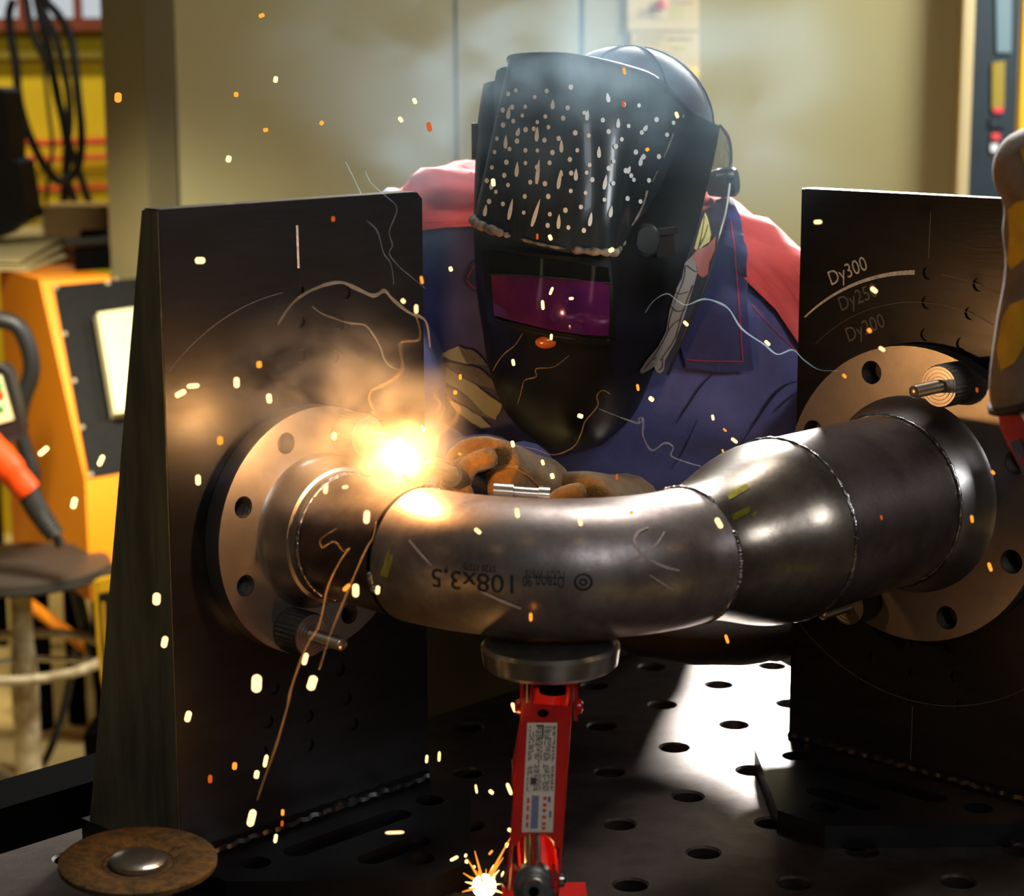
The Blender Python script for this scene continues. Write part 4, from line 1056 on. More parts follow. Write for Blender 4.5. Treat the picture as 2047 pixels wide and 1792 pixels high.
# headgear knob on the side
c = W(*z5(1515, 694), 2.215); bm = NB(); ax = Vector((0.92, -0.34, 0.12)).normalized()
rg = lathe(bm, [(-0.016, 0.0130), (-0.004, 0.0155), (0.000, 0.0160), (0.012, 0.0160), (0.015, 0.0130)], c, ax, 36)
for R in rg[2:4]:
    for k, v in enumerate(R):
        if k % 4 < 2: v.co += (c+ax*((v.co-c).dot(ax))-v.co)*0.13
fin('headgear_knob', bm, M['darkgrey'], hel, ang=0.5)
# long sticker on the side: a pair of drawn legs in stockings
ssb = bvh_of([shell, smk])
def stick(pts, m, lab, off=0.0012, cuts=2):
    bm = NB(); decal_fill(bm, ssb, pts, off, cuts, z5); o = fin('sticker', bm, M[m], hel, recalc=False); o['label'] = lab
stick([(1368, 1030), (1335, 1062), (1325, 1130), (1300, 1170), (1266, 1270), (1250, 1370), (1213, 1440), (1162, 1500), (1130, 1550), (1138, 1562), (1168, 1548), (1195, 1528), (1208, 1554), (1225, 1560), (1240, 1545), (1246, 1500), (1290, 1420), (1340, 1280), (1380, 1150), (1394, 1100), (1385, 1058)], 'stickergrey', 'grey sticker of drawn legs')
stick([(1368, 1030), (1390, 1005), (1440, 980), (1476, 938), (1472, 1000), (1446, 1058), (1440, 1112), (1415, 1126), (1396, 1112), (1394, 1085), (1385, 1058)], 'stickerpink', 'pink part of the sticker')
stick([(1430, 832), (1442, 862), (1455, 930), (1448, 965), (1390, 1003), (1380, 995), (1395, 940), (1415, 870)], 'stickeryel', 'pale yellow top of the sticker')
for p_ in ([(1340, 1070), (1330, 1140), (1300, 1210), (1262, 1320), (1252, 1380), (1190, 1490)], [(1372, 1160), (1320, 1300), (1290, 1400), (1225, 1500)], [(1270, 1255), (1300, 1278), (1335, 1270)], [(1345, 1070), (1375, 1095), (1392, 1100)], [(1290, 1190), (1315, 1200), (1350, 1190)],
           [(1425, 850), (1418, 900), (1400, 990)], [(1440, 890), (1425, 940), (1395, 1000)], [(1255, 1370), (1290, 1330), (1320, 1310)], [(1150, 1540), (1180, 1500), (1205, 1490)], [(1215, 1545), (1232, 1530), (1235, 1490)]):
    bm = NB(); decal_strip(bm, ssb, [z5(x, y) for x, y in p_], 1.5, 0.0018); fin('sticker_line', bm, M['line'], hel, recalc=False)

# ================================================================== WELDING TORCH IN THE HAND
tor = thing('welding_torch', W(985, 1000, 1.80), 'black welding torch held in the brown glove, tip at the bright arc', 'torch')
tipp = W(822, 940, 1.690)
bm = NB(); tube(bm, smooth_path([W(1120, 1040, 1.93), W(1040, 1012, 1.86), W(960, 975, 1.795), W(905, 952, 1.75)], 5), [0.0095]*16, 16); fin('handle', bm, M['rubber'], tor)
bm = NB(); tube(bm, smooth_path([W(905, 950, 1.75), W(880, 936, 1.735), W(855, 932, 1.715)], 5), 0.0075, 12); fin('swan_neck', bm, M['bright'], tor)
bm = NB(); tube(bm, [W(858, 932, 1.717), W(850, 933, 1.711), tipp], [0.008, 0.0095, 0.0075], 20); fin('nozzle', bm, M['bright'], tor)
# ================================================================== STEEL TUBE BEHIND THE ELBOW
e0, e1 = W(986, 984, 1.735), W(1098, 992, 1.735)
bm = NB(); ax = (e1-e0).normalized(); L_ = (e1-e0).length
lathe(bm, [(0.012, 0.0048), (0.0, 0.0052), (0.0, 0.0085), (L_*0.35, 0.0085), (L_*0.36, 0.0068), (L_*0.8, 0.0068), (L_*0.81, 0.0080), (L_, 0.0080)], e0, ax, 24, True, True)
tag(fin('steel_tube', bm, M['bright'], ang=0.5, loc=(e0+e1)/2), 'short bright steel tube with an open end, resting behind the elbow below the brown glove', 'tube')

# ================================================================== ANGLE GRINDER WITH A BROWN DISC
gc = W(276, 1719, 1.545); gn = Vector((0.03, -0.045, 1)).normalized()
gr = thing('angle_grinder', (gc.x, gc.y, 0), 'angle grinder with a worn brown disc facing up at the lower left', 'grinder')
bm = NB(); lathe(bm, [(-0.004, 0.0625), (0.0, 0.0627), (0.001, 0.0615), (0.0008, 0.041), (-0.0005, 0.036), (-0.0035, 0.029), (-0.0042, 0.012)], gc, gn, 72)
ds = fin('abrasive_disc', bm, M['disc'], gr, ang=0.9); ds['label'] = 'brown abrasive disc'
bm = NB(); lathe(bm, [(-0.0034, 0.0292), (-0.0040, 0.0270), (-0.0040, 0.0120)], gc+gn*0.0003, gn, 48, False, True); fin('disc_dish', bm, M['discdark'], ds)
bm = NB(); lathe(bm, [(-0.0045, 0.0225), (0.0005, 0.0225), (0.0018, 0.0205), (0.0030, 0.0125), (0.0034, 0.006)], gc, gn, 40); o = fin('flange_nut', bm, M['bright'], gr, ang=0.5); o['label'] = 'bright steel hub nut'
bm = NB(); lathe(bm, [(-0.006, 0.020), (-0.030, 0.026), (-gc.z+0.003, 0.027)], gc, Vector((0, 0, 1)), 32); fin('gear_head', bm, M['darkgrey'], gr)
hdv = Vector((0.85, -0.75, 0)).normalized()
bm = NB(); tube(bm, [gc+Vector((0, 0, -0.05))+hdv*t for t in (0.0, 0.05, 0.09, 0.2, 0.27)], [0.022, 0.027, 0.029, 0.026, 0.028], 20); fin('motor_body', bm, M['black'], gr)

# ================================================================== CLOTH SLEEVE AT THE RIGHT EDGE
M['mottled'] = mat('grey_brown_cloth', rgb(128, 112, 100), 0, 0.9, var=0.45, scale=22, bump=0.3, bscale=300)
M['yellowprint'] = mat('ochre_cloth_print', rgb(208, 166, 30), 0, 0.9, var=0.4, scale=26)
YS = 1.50
slv = thing('work_sleeve', W(2150, 840, YS), 'padded grey and yellow cloth sleeve with a checked lining, hanging at the right edge', 'sleeve')
lt = [(2040, 262), (2002, 292), (1987, 330), (1990, 372), (2009, 415), (2006, 465), (2012, 520), (2008, 570), (1997, 630), (1988, 690), (1981, 745), (1979, 790), (1984, 822)]
bm = NB(); rows = []; n = 28
for i, (x, y) in enumerate(lt):
    r = (0.058 if i else 0.045)+0.0016*math.sin(i*2.3)
    c = W(x, y, YS)+Vector((r, 0, 0.0)); tl = -0.25 if i < len(lt)-3 else -0.25+0.30*(i-len(lt)+4)/3*2.0
    rows.append([c+Vector((-math.cos(2*math.pi*k/n)*r, math.sin(2*math.pi*k/n)*r*0.8, (1-math.cos(2*math.pi*k/n))*r*(0.55 if i > 8 else 0.2))) for k in range(n)])
rows.insert(0, [p*0.35+(rows[0][0]*0.5+rows[0][n//2]*0.5)*0.65+Vector((0.02, 0, 0.012)) for p in rows[0]])
grid(bm, cr2([r+[r[0]] for r in rows], 2, 3)); thicken(bm, 0.003); bmesh.ops.remove_doubles(bm, verts=bm.verts, dist=1e-6)
scl = fin('sleeve_cloth', bm, M['mottled'], slv, ang=1.2); scb = bvh_of([scl])
for pts in ([(2016, 420), (2032, 404), (2060, 398), (2080, 430), (2070, 500), (2046, 520), (2022, 540), (2014, 520), (2020, 470)], [(2004, 640), (2020, 610), (2052, 596), (2085, 600), (2080, 660), (2050, 690), (2030, 725), (2002, 742), (1994, 700)], [(2040, 300), (2060, 285), (2085, 310), (2075, 340), (2050, 335)]):
    bm = NB(); decal_fill(bm, scb, pts, 0.0008, 2); fin('ochre_print', bm, M['yellowprint'], scl, recalc=False)
bm = NB(); lp = []
for k in range(n): lp.append(rows[-1][k])
tube(bm, lp, 0.0035, 8, False, True); fin('cuff_hem', bm, M['leather'], slv)
tubs = [(2055, 760), (2062, 830), (2085, 905), (2110, 990)]
bm = NB(); tube(bm, [W(x+70, y, YS+0.005) for x, y in tubs], [0.050, 0.0495, 0.044, 0.038], 24); lin_ = fin('checked_lining', bm, M['redcheck'], slv, ang=3); lin_['label'] = 'red checked lining'
lnb = bvh_of([lin_])
for p_, wd, mm in (([(2012, 752), (2028, 790), (2050, 830), (2075, 870)], 13, 'whitecloth'), ([(2040, 748), (2060, 800), (2085, 850)], 34, 'bluecloth'), ([(2030, 880), (2042, 910), (2060, 960)], 20, 'bluecloth')):
    bm = NB(); decal_strip(bm, lnb, p_, wd, 0.0008); fin('check_stripe', bm, M[mm], lin_, recalc=False)

# ================================================================== POSTER AND RIGHT BACKGROUND
YQ = YP-0.001
pos = thing('hanging_sheet', W(1325, 160, YQ), 'yellowed printed sheet in a plastic sleeve hanging on the olive panel wall', 'poster')
def flat(pts, Y, thk, name, m, par):
    bm = NB(); prism(bm, [W(x, y, Y) for x, y in pts], (0, -thk, 0)); return fin(name, bm, M[m], par)
flat([(1253, -60), (1255, 62), (1262, 66), (1262, 100), (1290, 150), (1398, 158), (1397, -60)], YQ, 0.002, 'sheet', 'posterp', pos)
flat([(1253, 60), (1397, 60), (1397, 63), (1253, 63)], YQ-0.003, 0.0006, 'fold', 'faintprint', pos)
for x0, y0, x1, y1, m_ in ((1275, 20, 1310, 23, 'faintprint'), (1275, 30, 1308, 33, 'faintprint'), (1300, 34, 1325, 37, 'faintprint'), (1340, 15, 1368, 20, 'limeprint'), (1340, 30, 1368, 35, 'limeprint'), (1350, 93, 1372, 99, 'limeprint'), (1275, 72, 1330, 75, 'faintprint'), (1335, 76, 1385, 79, 'faintprint'), (1270, 84, 1320, 86, 'faintprint'), (1290, 108, 1340, 111, 'faintprint'), (1300, 122, 1360, 124, 'faintprint'), (1340, 4, 1385, 7, 'faintprint')):
    flat([(x0, y0), (x1, y0), (x1, y1), (x0, y1)], YQ-0.003, 0.0005, 'printed_line', m_, pos)
for (x, y, r, m_, lab) in ((1322, 10, 11, 'redmag', 'round red magnet holding the yellowed sheet'), (1381, 146, 12, 'yelmag', 'round yellow magnet at the foot of the yellowed sheet')):
    c = W(x, y, YQ-0.003); bm = NB(); lathe(bm, [(0, r*0.00107), (0.006, r*0.00107), (0.009, r*0.0007)], c, (0, -1, 0), 24)
    tag(fin('magnet', bm, M[m_]), lab, 'magnet')
YC = 4.75
M['dimstrip'] = mat('grey_blue_strip', rgb(96, 118, 128), 0, 0.6)
M['dimyellow'] = mat('olive_yellow_plate', rgb(138, 118, 36), 0, 0.6)
cab = thing('machine_column', W(1990, 600, YC), 'dark teal machine column with small lamps behind the wall edge at the right', 'machine')
bm = NB(); a = W(1940, 200, YC); b_ = W(2036, 200, YC); box(bm, ((a.x+b_.x)/2, YC+0.2, 0.25), XYZ, ((b_.x-a.x)/2, 0.2, 1.1)); bevel(bm, 0.006, 1); fin('case', bm, M['teal'], cab)
for pts, mm, nm in (([(1990, -40), (2022, -40), (2020, 105), (1992, 105)], 'dimstrip', 'light_strip'), ([(1983, 125), (2008, 122), (2006, 215), (1982, 218)], 'dimyellow', 'yellow_plate'), ([(1985, 215), (2005, 214), (2004, 225), (1985, 226)], 'redmag', 'red_lamp'), ([(1982, 266), (1998, 266), (1998, 280), (1982, 280)], 'redmag', 'red_lamp'), ([(1980, 288), (1994, 288), (1994, 303), (1980, 303)], 'whitecloth', 'white_lamp'), ([(1978, 235), (2008, 235), (2008, 255), (1978, 255)], 'teal', 'switch_plate')):
    flat(pts, YC-0.0005, 0.006, nm, mm, cab)
bm = NB(); a = W(2046, 200, 4.3); box(bm, (a.x+0.008, 4.3, 0.2), XYZ, (0.018, 0.018, 1.05)); bevel(bm, 0.003, 1)
tag(fin('yellow_post', bm, M['yellowpost']), 'bright yellow upright post at the right edge above the cloth sleeve', 'post')

# ================================================================== YELLOW MACHINE AND ITS SURROUNDINGS ON THE LEFT
fa = math.radians(30); fv = Vector((math.cos(fa), math.sin(fa), 0)); nf = Vector((fv.y, -fv.x, 0)); sv = Vector((-0.5, 0.866, 0))
C1 = W(170, 960, 4.15); 
ztop_ = W(95, 560, C1.y+0.215).z
C0 = Vector((C1.x, C1.y, 0))-nf*0.25
def MC(f, s, z): return None
mac = thing('yellow_machine', (C1.x-0.1, C1.y+0.3, FLZ), 'amber yellow machine console with a sloping black front plate beside the stool', 'machine')
zbm = -0.42
prof = [(C0.x, C0.y, ztop_), (C1.x, C1.y, C1.z), (C1.x, C1.y, zbm)]
bm = NB(); back = sv*0.62
pp = [Vector(prof[0]), Vector(prof[1]), Vector(prof[2]), Vector(prof[2])-nf*0.55, Vector((C0.x, C0.y, ztop_))-nf*0.30]
prism(bm, pp, fv*0.155); bevel(bm, 0.006, 2); body_ = fin('body', bm, M['orange'], mac)
ns = (Vector(prof[1])-Vector(prof[0])).cross(fv).normalized()
if ns.y > 0: ns = -ns
def onslope(x, y): return atplane(x, y, Vector(prof[1]), ns)
def slab(name, pts, o0, o1, mm, lab=None):
    bm = NB(); prism(bm, [onslope(x, y)+ns*o0 for x, y in pts], ns*(o1-o0)); o = fin(name, bm, M[mm], mac)
    if lab: o['label'] = lab
    return o
bp = slab('front_plate', [(106, 573), (300, 556), (330, 930), (177, 957)], 0.0005, 0.004, 'blackpanel', 'black front plate')
for x, y in ((110, 578), (214, 569), (128, 670), (147, 764), (163, 857), (180, 951), (230, 560)):
    c = onslope(x, y)+ns*0.004; bm = NB(); lathe(bm, [(0, 0.0052), (0.004, 0.0045)], c, ns, 14); fin('screw', bm, M['greypaint'], bp)
cv = slab('cover_box', [(187, 640), (310, 622), (310, 830), (221, 840)], 0.004, 0.035, 'ivory', 'ivory cover box on the black plate')
slab('cover_recess', [(182, 645), (188, 640), (222, 838), (214, 842)], 0.004, 0.006, 'black')
c = onslope(268, 735)+ns*0.036; bm = NB(); lathe(bm, [(0, 0.010), (0.003, 0.009)], c, ns, 20); fin('cover_latch', bm, M['kraft'], cv)
for q in ((0.04, 0.05), (0.12, 0.05), (0.04, 0.5), (0.12, 0.5)):
    p = Vector((C1.x, C1.y, 0))+fv*q[0]-nf*q[1]; bm = NB(); tube(bm, [(p.x, p.y, FLZ+0.001), (p.x, p.y, zbm+0.01)], 0.022, 10); fin('leg', bm, M['black'], mac)
zt_ = ztop_+0.001
def ontop(pts, name, mm, h, lab=None, cat=None, par=None, z0=0.0):
    bm = NB(); prism(bm, [atz(x, y, zt_+z0) for x, y in pts], (0, 0, h)); o = fin(name, bm, M[mm], par)
    return tag(o, lab, cat) if lab else o
sh_ = thing('paper_stack', atz(60, 530, zt_), 'cream sheets of paper fanned out on top of the yellow machine', 'paper')
def sheetp(pts, zz, tilt):
    bm = NB(); P_ = [atz(x, y, zt_+zz)+Z*t for (x, y), t in zip(pts, tilt)]; prism(bm, P_, (0, 0, 0.003)); return fin('sheet', bm, M['sheet'], sh_)
sheetp([(-60, 540), (60, 542), (135, 515), (100, 490), (-60, 500)], 0.001, [0, 0, 0, 0, 0])
sheetp([(-60, 534), (50, 536), (140, 500), (120, 470), (40, 472), (-60, 505)], 0.006, [0, 0, 0.012, 0.012, 0.004, 0])
sheetp([(-60, 528), (40, 530), (130, 492), (118, 466), (45, 466), (-60, 500)], 0.012, [0.004, 0.004, 0.02, 0.02, 0.012, 0.004])
bx = ontop([(150, 542), (300, 536), (300, 500), (165, 500)], 'dark_case', 'black', 0.05, 'low black case on top of the yellow machine under the black torch', 'case')
a0, a1 = atz(128, 487, zt_+0.063), atz(300, 476, zt_+0.063)
bm = NB(); tube(bm, [a0, a0.lerp(a1, .1), a0.lerp(a1, .45), a0.lerp(a1, .46), a0.lerp(a1, .50), a0.lerp(a1, .51), a1], [0.010, 0.0115, 0.0115, 0.0145, 0.0145, 0.011, 0.010], 14)
tag(fin('torch_handle', bm, M['rubber'], loc=a0.lerp(a1, .5)), 'slim black rod handle lying on the low black case', 'tool')
bt = thing('glue_tube', W(250, 468, 4.75), 'small cream tube with a blue band and yellow cap on the yellow machine', 'tube')
q0, q1 = atz(222, 466, zt_+0.063), atz(282, 466, zt_+0.063)
for t0, t1, r, mm, nm in ((0, .62, .011, 'sheet', 'tube_body'), (.62, .75, .0115, 'bluecloth', 'blue_band'), (.75, 1, .0095, 'yellowpost', 'yellow_cap')):
    bm = NB(); tube(bm, [q0.lerp(q1, t0), q0.lerp(q1, t1)], r, 14); fin(nm, bm, M[mm], bt)
kb = thing('card_box', W(145, 470, 5.1), 'plain tan cardboard box standing behind the papers on the left', 'box')
k0, k1 = W(86, 412, 5.1), W(216, 470, 5.1)
bm = NB(); box(bm, ((k0.x+k1.x)/2, 5.17, (k0.z+k1.z)/2-0.02), XYZ, ((k1.x-k0.x)/2, 0.07, (k0.z-k1.z)/2+0.02)); bevel(bm, 0.004, 1); fin('carton', bm, M['kraft'], kb)
bm = NB(); prism(bm, [W(78, 415, 5.15), W(88, 412, 5.095), W(95, 468, 5.095), W(84, 470, 5.15)], (0, 0.02, 0)); fin('side_flap', bm, M['sheet'], kb)
bm = NB(); a = W(150, 470, 5.2); box(bm, (a.x, 5.22, a.z-0.045), XYZ, (0.30, 0.20, 0.02)); shf = thing('wall_shelf', (a.x, 5.22, FLZ), 'dark brown bench carrying the cardboard box behind the yellow machine', 'bench')
fin('board', bm, M['brownbeam'], shf)
for sx in (-0.27, 0.27):
    bm = NB(); box(bm, (a.x+sx, 5.3, (a.z-0.065+FLZ)/2), XYZ, (0.02, 0.02, (a.z-0.065-FLZ)/2)); fin('leg', bm, M['black'], shf)
# dark bag shape at the far left
def z1(x, y): return (x/3.445, y/3.445)
bm = NB(); prism(bm, [W(*z1(x, y), 4.95) for x, y in ((-260, 600), (0, 610), (36, 632), (52, 760), (70, 900), (70, 1100), (130, 1122), (150, 1250), (175, 1390), (200, 1520), (140, 1545), (0, 1640), (-260, 1640))], (0, 0.16, 0)); bevel(bm, 0.008, 2)
bg = tag(fin('feeder_case', bm, M['rubber']), 'black case standing in shadow at the left edge above the papers', 'case')
# black cables hanging in front of the yellow wall
CB = [[(90, 0), (62, 100), (80, 280), (110, 450), (130, 680), (190, 900), (280, 1100), (350, 1200), (410, 1250), (500, 1210), (550, 1100), (560, 900), (535, 650), (510, 400), (480, 240), (400, 100), (320, 10), (300, -80)],
      [(250, -80), (255, 0), (310, 240), (350, 430), (390, 640), (440, 860), (465, 1060), (450, 1250), (440, 1420)],
      [(150, -80), (180, 0), (220, 220), (320, 430), (380, 560), (420, 760), (470, 960), (510, 1090), (560, 1230), (615, 1410)],
      [(280, -80), (290, 50), (380, 250), (430, 440), (470, 640), (480, 860), (455, 1060), (462, 1220), (520, 1410)],
      [(330, -80), (300, 160), (310, 500), (340, 800), (360, 1010), (330, 1260), (315, 1410)]]
for i, c in enumerate(CB):
    bm = NB(); Y_ = 5.6+0.06*i
    tube(bm, smooth_path([W(*z1(x, y), Y_+0.01*math.sin(k)) for k, (x, y) in enumerate(c)], 5), (0.012, 0.012, 0.011, 0.011, 0.006)[i], 10)
    tag(fin('hanging_cable', bm, M['rubber'], loc=W(*z1(*c[len(c)//2]), Y_)), ('thick black cable hanging in a long loop before the yellow wall', 'black cable hanging straight down through the middle of the cable bunch', 'black cable slanting furthest right at the foot of the bunch', 'black cable crossing over the others and ending between two of them', 'thinnest black cable at the back of the bunch')[i], 'cable', 'black cables before the yellow wall')
# thick black hose loop, remote control and torch beside the machine
bm = NB(); tube(bm, smooth_path([W(x, y, 4.15) for x, y in ((-40, 640), (0, 640), (38, 655), (60, 705), (62, 750), (45, 800), (38, 850), (52, 905), (66, 950), (62, 1000))], 5), [0.018]*30+[0.016]*16, 12)
tag(fin('hose', bm, M['rubber'], loc=W(40, 800, 4.15)), 'thick black hose curling against the side of the yellow machine', 'hose')
rc = thing('remote_control', W(10, 880, 3.95), 'black hand control with a grey frame and coloured buttons at the left edge', 'control')
rp_ = [(-40, 735), (6, 732), (20, 748), (46, 860), (40, 876), (-40, 896)]
bm = NB(); prism(bm, [W(x, y, 3.95) for x, y in rp_], (0, 0.05, 0)); bevel(bm, 0.003, 1); fin('housing', bm, M['rubber'], rc)
bm = NB(); tube(bm, [W(x, y, 3.948) for x, y in rp_], 0.0035, 8, False, True); fin('grey_rim', bm, M['darkgrey'], rc)
flat([(-40, 752), (3, 750), (28, 838), (-40, 858)], 3.949, 0.003, 'face_plate', 'ivory', rc)
for pts, mm in (([(-6, 764), (2, 762), (6, 778), (-6, 780)], 'screen_g'), ([(-6, 784), (5, 782), (9, 794), (-6, 796)], 'orangered'), ([(-6, 812), (6, 810), (9, 820), (-6, 822)], 'screen_g')):
    flat(pts, 3.9455, 0.003, 'button', mm, rc)
gt = thing('gas_torch', W(60, 1080, 3.9), 'orange torch body with a ribbed black grip leaning over the stool', 'torch')
bm = NB(); tube(bm, smooth_path([W(-40, 872, 3.9), W(0, 915, 3.9), W(30, 952, 3.9), W(58, 985, 3.9)], 4), [0.030]*4+[0.031]*4+[0.027]*4+[0.026], 16); fin('orange_body', bm, M['orangered'], gt)
P_ = smooth_path([W(52, 978, 3.9), W(75, 1020, 3.9), W(95, 1050, 3.9), W(112, 1072, 3.9)], 8)
bm = NB(); tube(bm, P_, [0.024-0.0015*(i % 2)-0.0002*i for i in range(len(P_))], 16); fin('ribbed_grip', bm, M['darkgrey'], gt)
bm = NB(); tube(bm, [W(110, 1068, 3.9), W(122, 1092, 3.9)], 0.010, 12); fin('tip', bm, M['rubber'], gt)
# stool
YT = 4.08; sc0 = W(38, 1133, YT); st = thing('stool', (sc0.x, sc0.y, FLZ), 'round charcoal stool with a worn grey post and foot ring', 'stool')
bm = NB(); lathe(bm, [(-0.016, 0.170), (-0.014, 0.180), (-0.002, 0.186), (0.006, 0.184), (0.010, 0.172), (0.011, 0.05)], sc0, Z, 64); fin('seat', bm, M['seat'], st, ang=0.9)
bm = NB(); lathe(bm, [(-0.019, 0.177), (-0.013, 0.1865), (-0.008, 0.1875), (-0.006, 0.1865)], sc0, Z, 64, False, False); fin('seat_rim', bm, M['darkgrey'], st)
bm = NB(); z1_, z2_ = W(38, 1300, YT).z-sc0.z, FLZ-sc0.z
lathe(bm, [(-0.017, 0.022), (z1_, 0.0225)], sc0, Z, 28); fin('upper_post', bm, M['greypaint'], st)
bm = NB(); lathe(bm, [(z1_+0.004, 0.024), (z1_-0.05, 0.0285), (z2_+0.03, 0.0265), (z2_+0.02, 0.05)], sc0, Z, 28); fin('lower_post', bm, M['greypaint'], st)
rz = W(38, 1312, YT).z; rc_ = Vector((sc0.x, sc0.y, rz))
bm = NB(); tube(bm, [rc_+Vector((0.172*math.cos(2*math.pi*k/64), 0.172*math.sin(2*math.pi*k/64), 0)) for k in range(64)], 0.0105, 12, False, True); fin('foot_ring', bm, M['greypaint'], st)
for t in (-0.25, 1.85, 3.9):
    bm = NB(); tube(bm, [rc_+Vector((0.02*math.cos(t), 0.02*math.sin(t), -0.004)), rc_+Vector((0.17*math.cos(t), 0.17*math.sin(t), 0.002))], 0.0062, 10); fin('spoke', bm, M['bright'], st)
for t in (0.6, 2.2, 3.75, 5.3):
    bm = NB(); tube(bm, [Vector((sc0.x, sc0.y, FLZ+0.04)), Vector((sc0.x+0.24*math.cos(t), sc0.y+0.24*math.sin(t), FLZ+0.014))], [0.02, 0.0125], 10); fin('foot', bm, M['greypaint'], st)
# dark bent cable and tube behind the stool, orange strut, case, floor bar
bm = NB(); tube(bm, smooth_path([W(152, 1180, 4.25), W(170, 1250, 4.25), W(188, 1320, 4.25), W(205, 1400, 4.25), W(215, 1475, 4.25)], 4), 0.0135, 10)
tag(fin('dark_tube', bm, M['rubber'], loc=W(180, 1290, 4.25)), 'dark tube slanting down behind the stool on its right side', 'tube')
bm = NB(); pz = atz(85, 1530, FLZ+0.008); tube(bm, smooth_path([W(150, 1300, 4.35), W(138, 1370, 4.35), W(122, 1440, 4.33), W(100, 1500, 4.3), pz], 4), 0.0085, 10)
tag(fin('floor_cable', bm, M['rubber'], loc=W(130, 1400, 4.35)), 'thin black cable dropping to the concrete floor right of the stool post', 'cable')
bm = NB(); tube(bm, [W(40, 1195, 4.5), W(105, 1243, 4.45), W(178, 1300, 4.4), W(176, 1330, 4.39)], 0.014, 12)
tag(fin('orange_strut', bm, M['orange'], loc=W(105, 1243, 4.45)), 'thick orange cable slanting behind the stool foot ring', 'cable')
tb = thing('tool_case', W(225, 1430, 3.7), 'black tool case with yellow edging beside the left angle plate', 'case')
flatp = [(192, 1160), (290, 1150), (290, 1440), (225, 1440), (200, 1330)]
bm = NB(); prism(bm, [W(x, y, 3.7) for x, y in flatp], (0, 0.12, 0)); bevel(bm, 0.006, 2); fin('case_body', bm, M['darkgrey'], tb)
bm = NB(); tube(bm, smooth_path([W(x, y, 3.697) for x, y in ((286, 1150), (200, 1160), (192, 1185), (196, 1260), (202, 1330), (214, 1400))], 4), 0.0042, 8); fin('yellow_edge', bm, M['yellowpost'], tb)
bm = NB(); tube(bm, smooth_path([W(x, y, 3.697) for x, y in ((206, 1205), (208, 1250), (212, 1290), (218, 1325))], 3), 0.0028, 8); fin('yellow_trim', bm, M['yellowpost'], tb)
flat([(196, 1160), (240, 1156), (240, 1178), (198, 1186)], 3.697, 0.004, 'yellow_latch', 'yellowpost', tb)
bm = NB(); a = W(240, 1440, 3.76); box(bm, (a.x, 3.76, (a.z+FLZ)/2-0.004), XYZ, (0.06, 0.05, (a.z-FLZ)/2-0.006)); tag(fin('pedestal', bm, M['black']), 'black block carrying the yellow edged tool case', 'block')
bm = NB(); a = atz(70, 1560, FLZ+0.03); b_ = atz(230, 1668, FLZ+0.03); tube(bm, [a, b_], 0.029, 4)
tag(fin('floor_bar', bm, M['greypaint']), 'pale square steel bar lying on the concrete floor at the lower left', 'bar')

# ================================================================== ARC, SPATTER, SPARKS
arcp = W(803, 934, 1.662)
bm = NB(); bmesh.ops.create_icosphere(bm, subdivisions=2, radius=0.0055, matrix=Matrix.Translation(arcp))
tag(fin('welding_arc', bm, M['arc'], ang=3, loc=arcp), 'blinding welding arc at the joint between the pipe stub and elbow', 'arc')
def pt(name, loc, e, c, r):
    l = bpy.data.lights.new(name, 'POINT'); l.energy = e; l.color = c; l.shadow_soft_size = r
    o = bpy.data.objects.new(name, l); COL.objects.link(o); o.location = loc; return o
pt('arc_light', arcp+Vector((0, -0.004, 0.008)), 2.9, (1.0, 0.47, 0.14), 0.008)
bc = W(968, 1772, 1.56); sp_ = thing('spatter_burst', (bc.x, bc.y, 0), 'white-hot burst of spatter on the table at the foot of the jack', 'spatter')
bm = NB(); bmesh.ops.create_icosphere(bm, subdivisions=2, radius=0.010, matrix=Matrix.Translation(bc)); fin('molten_core', bm, M['hot'], sp_, ang=3)
rb = random.Random(11)
for x1, y1, wd in ((949, 1702, 3), (934, 1718, 3), (1022, 1672, 3), (1006, 1715, 3), (972, 1738, 2), (926, 1746, 3), (924, 1784, 3), (930, 1764, 4), (944, 1755, 4), (998, 1740, 4), (990, 1755, 4), (1000, 1768, 4), (956, 1742, 3), (982, 1736, 2), (938, 1776, 4), (1004, 1786, 4)):
    e = W(x1, y1, 1.56+rb.uniform(-0.02, 0.02)); bm = NB(); tube(bm, [bc, bc.lerp(e, 0.5), e], [0.0016, wd*0.00033, 0.0003], 6); fin('spatter_streak', bm, M['spark_o'] if wd < 4 else M['spark_w'], sp_)
pt('spatter_light', bc+Vector((0, -0.01, 0.02)), 0.4, (1.0, 0.55, 0.15), 0.01)
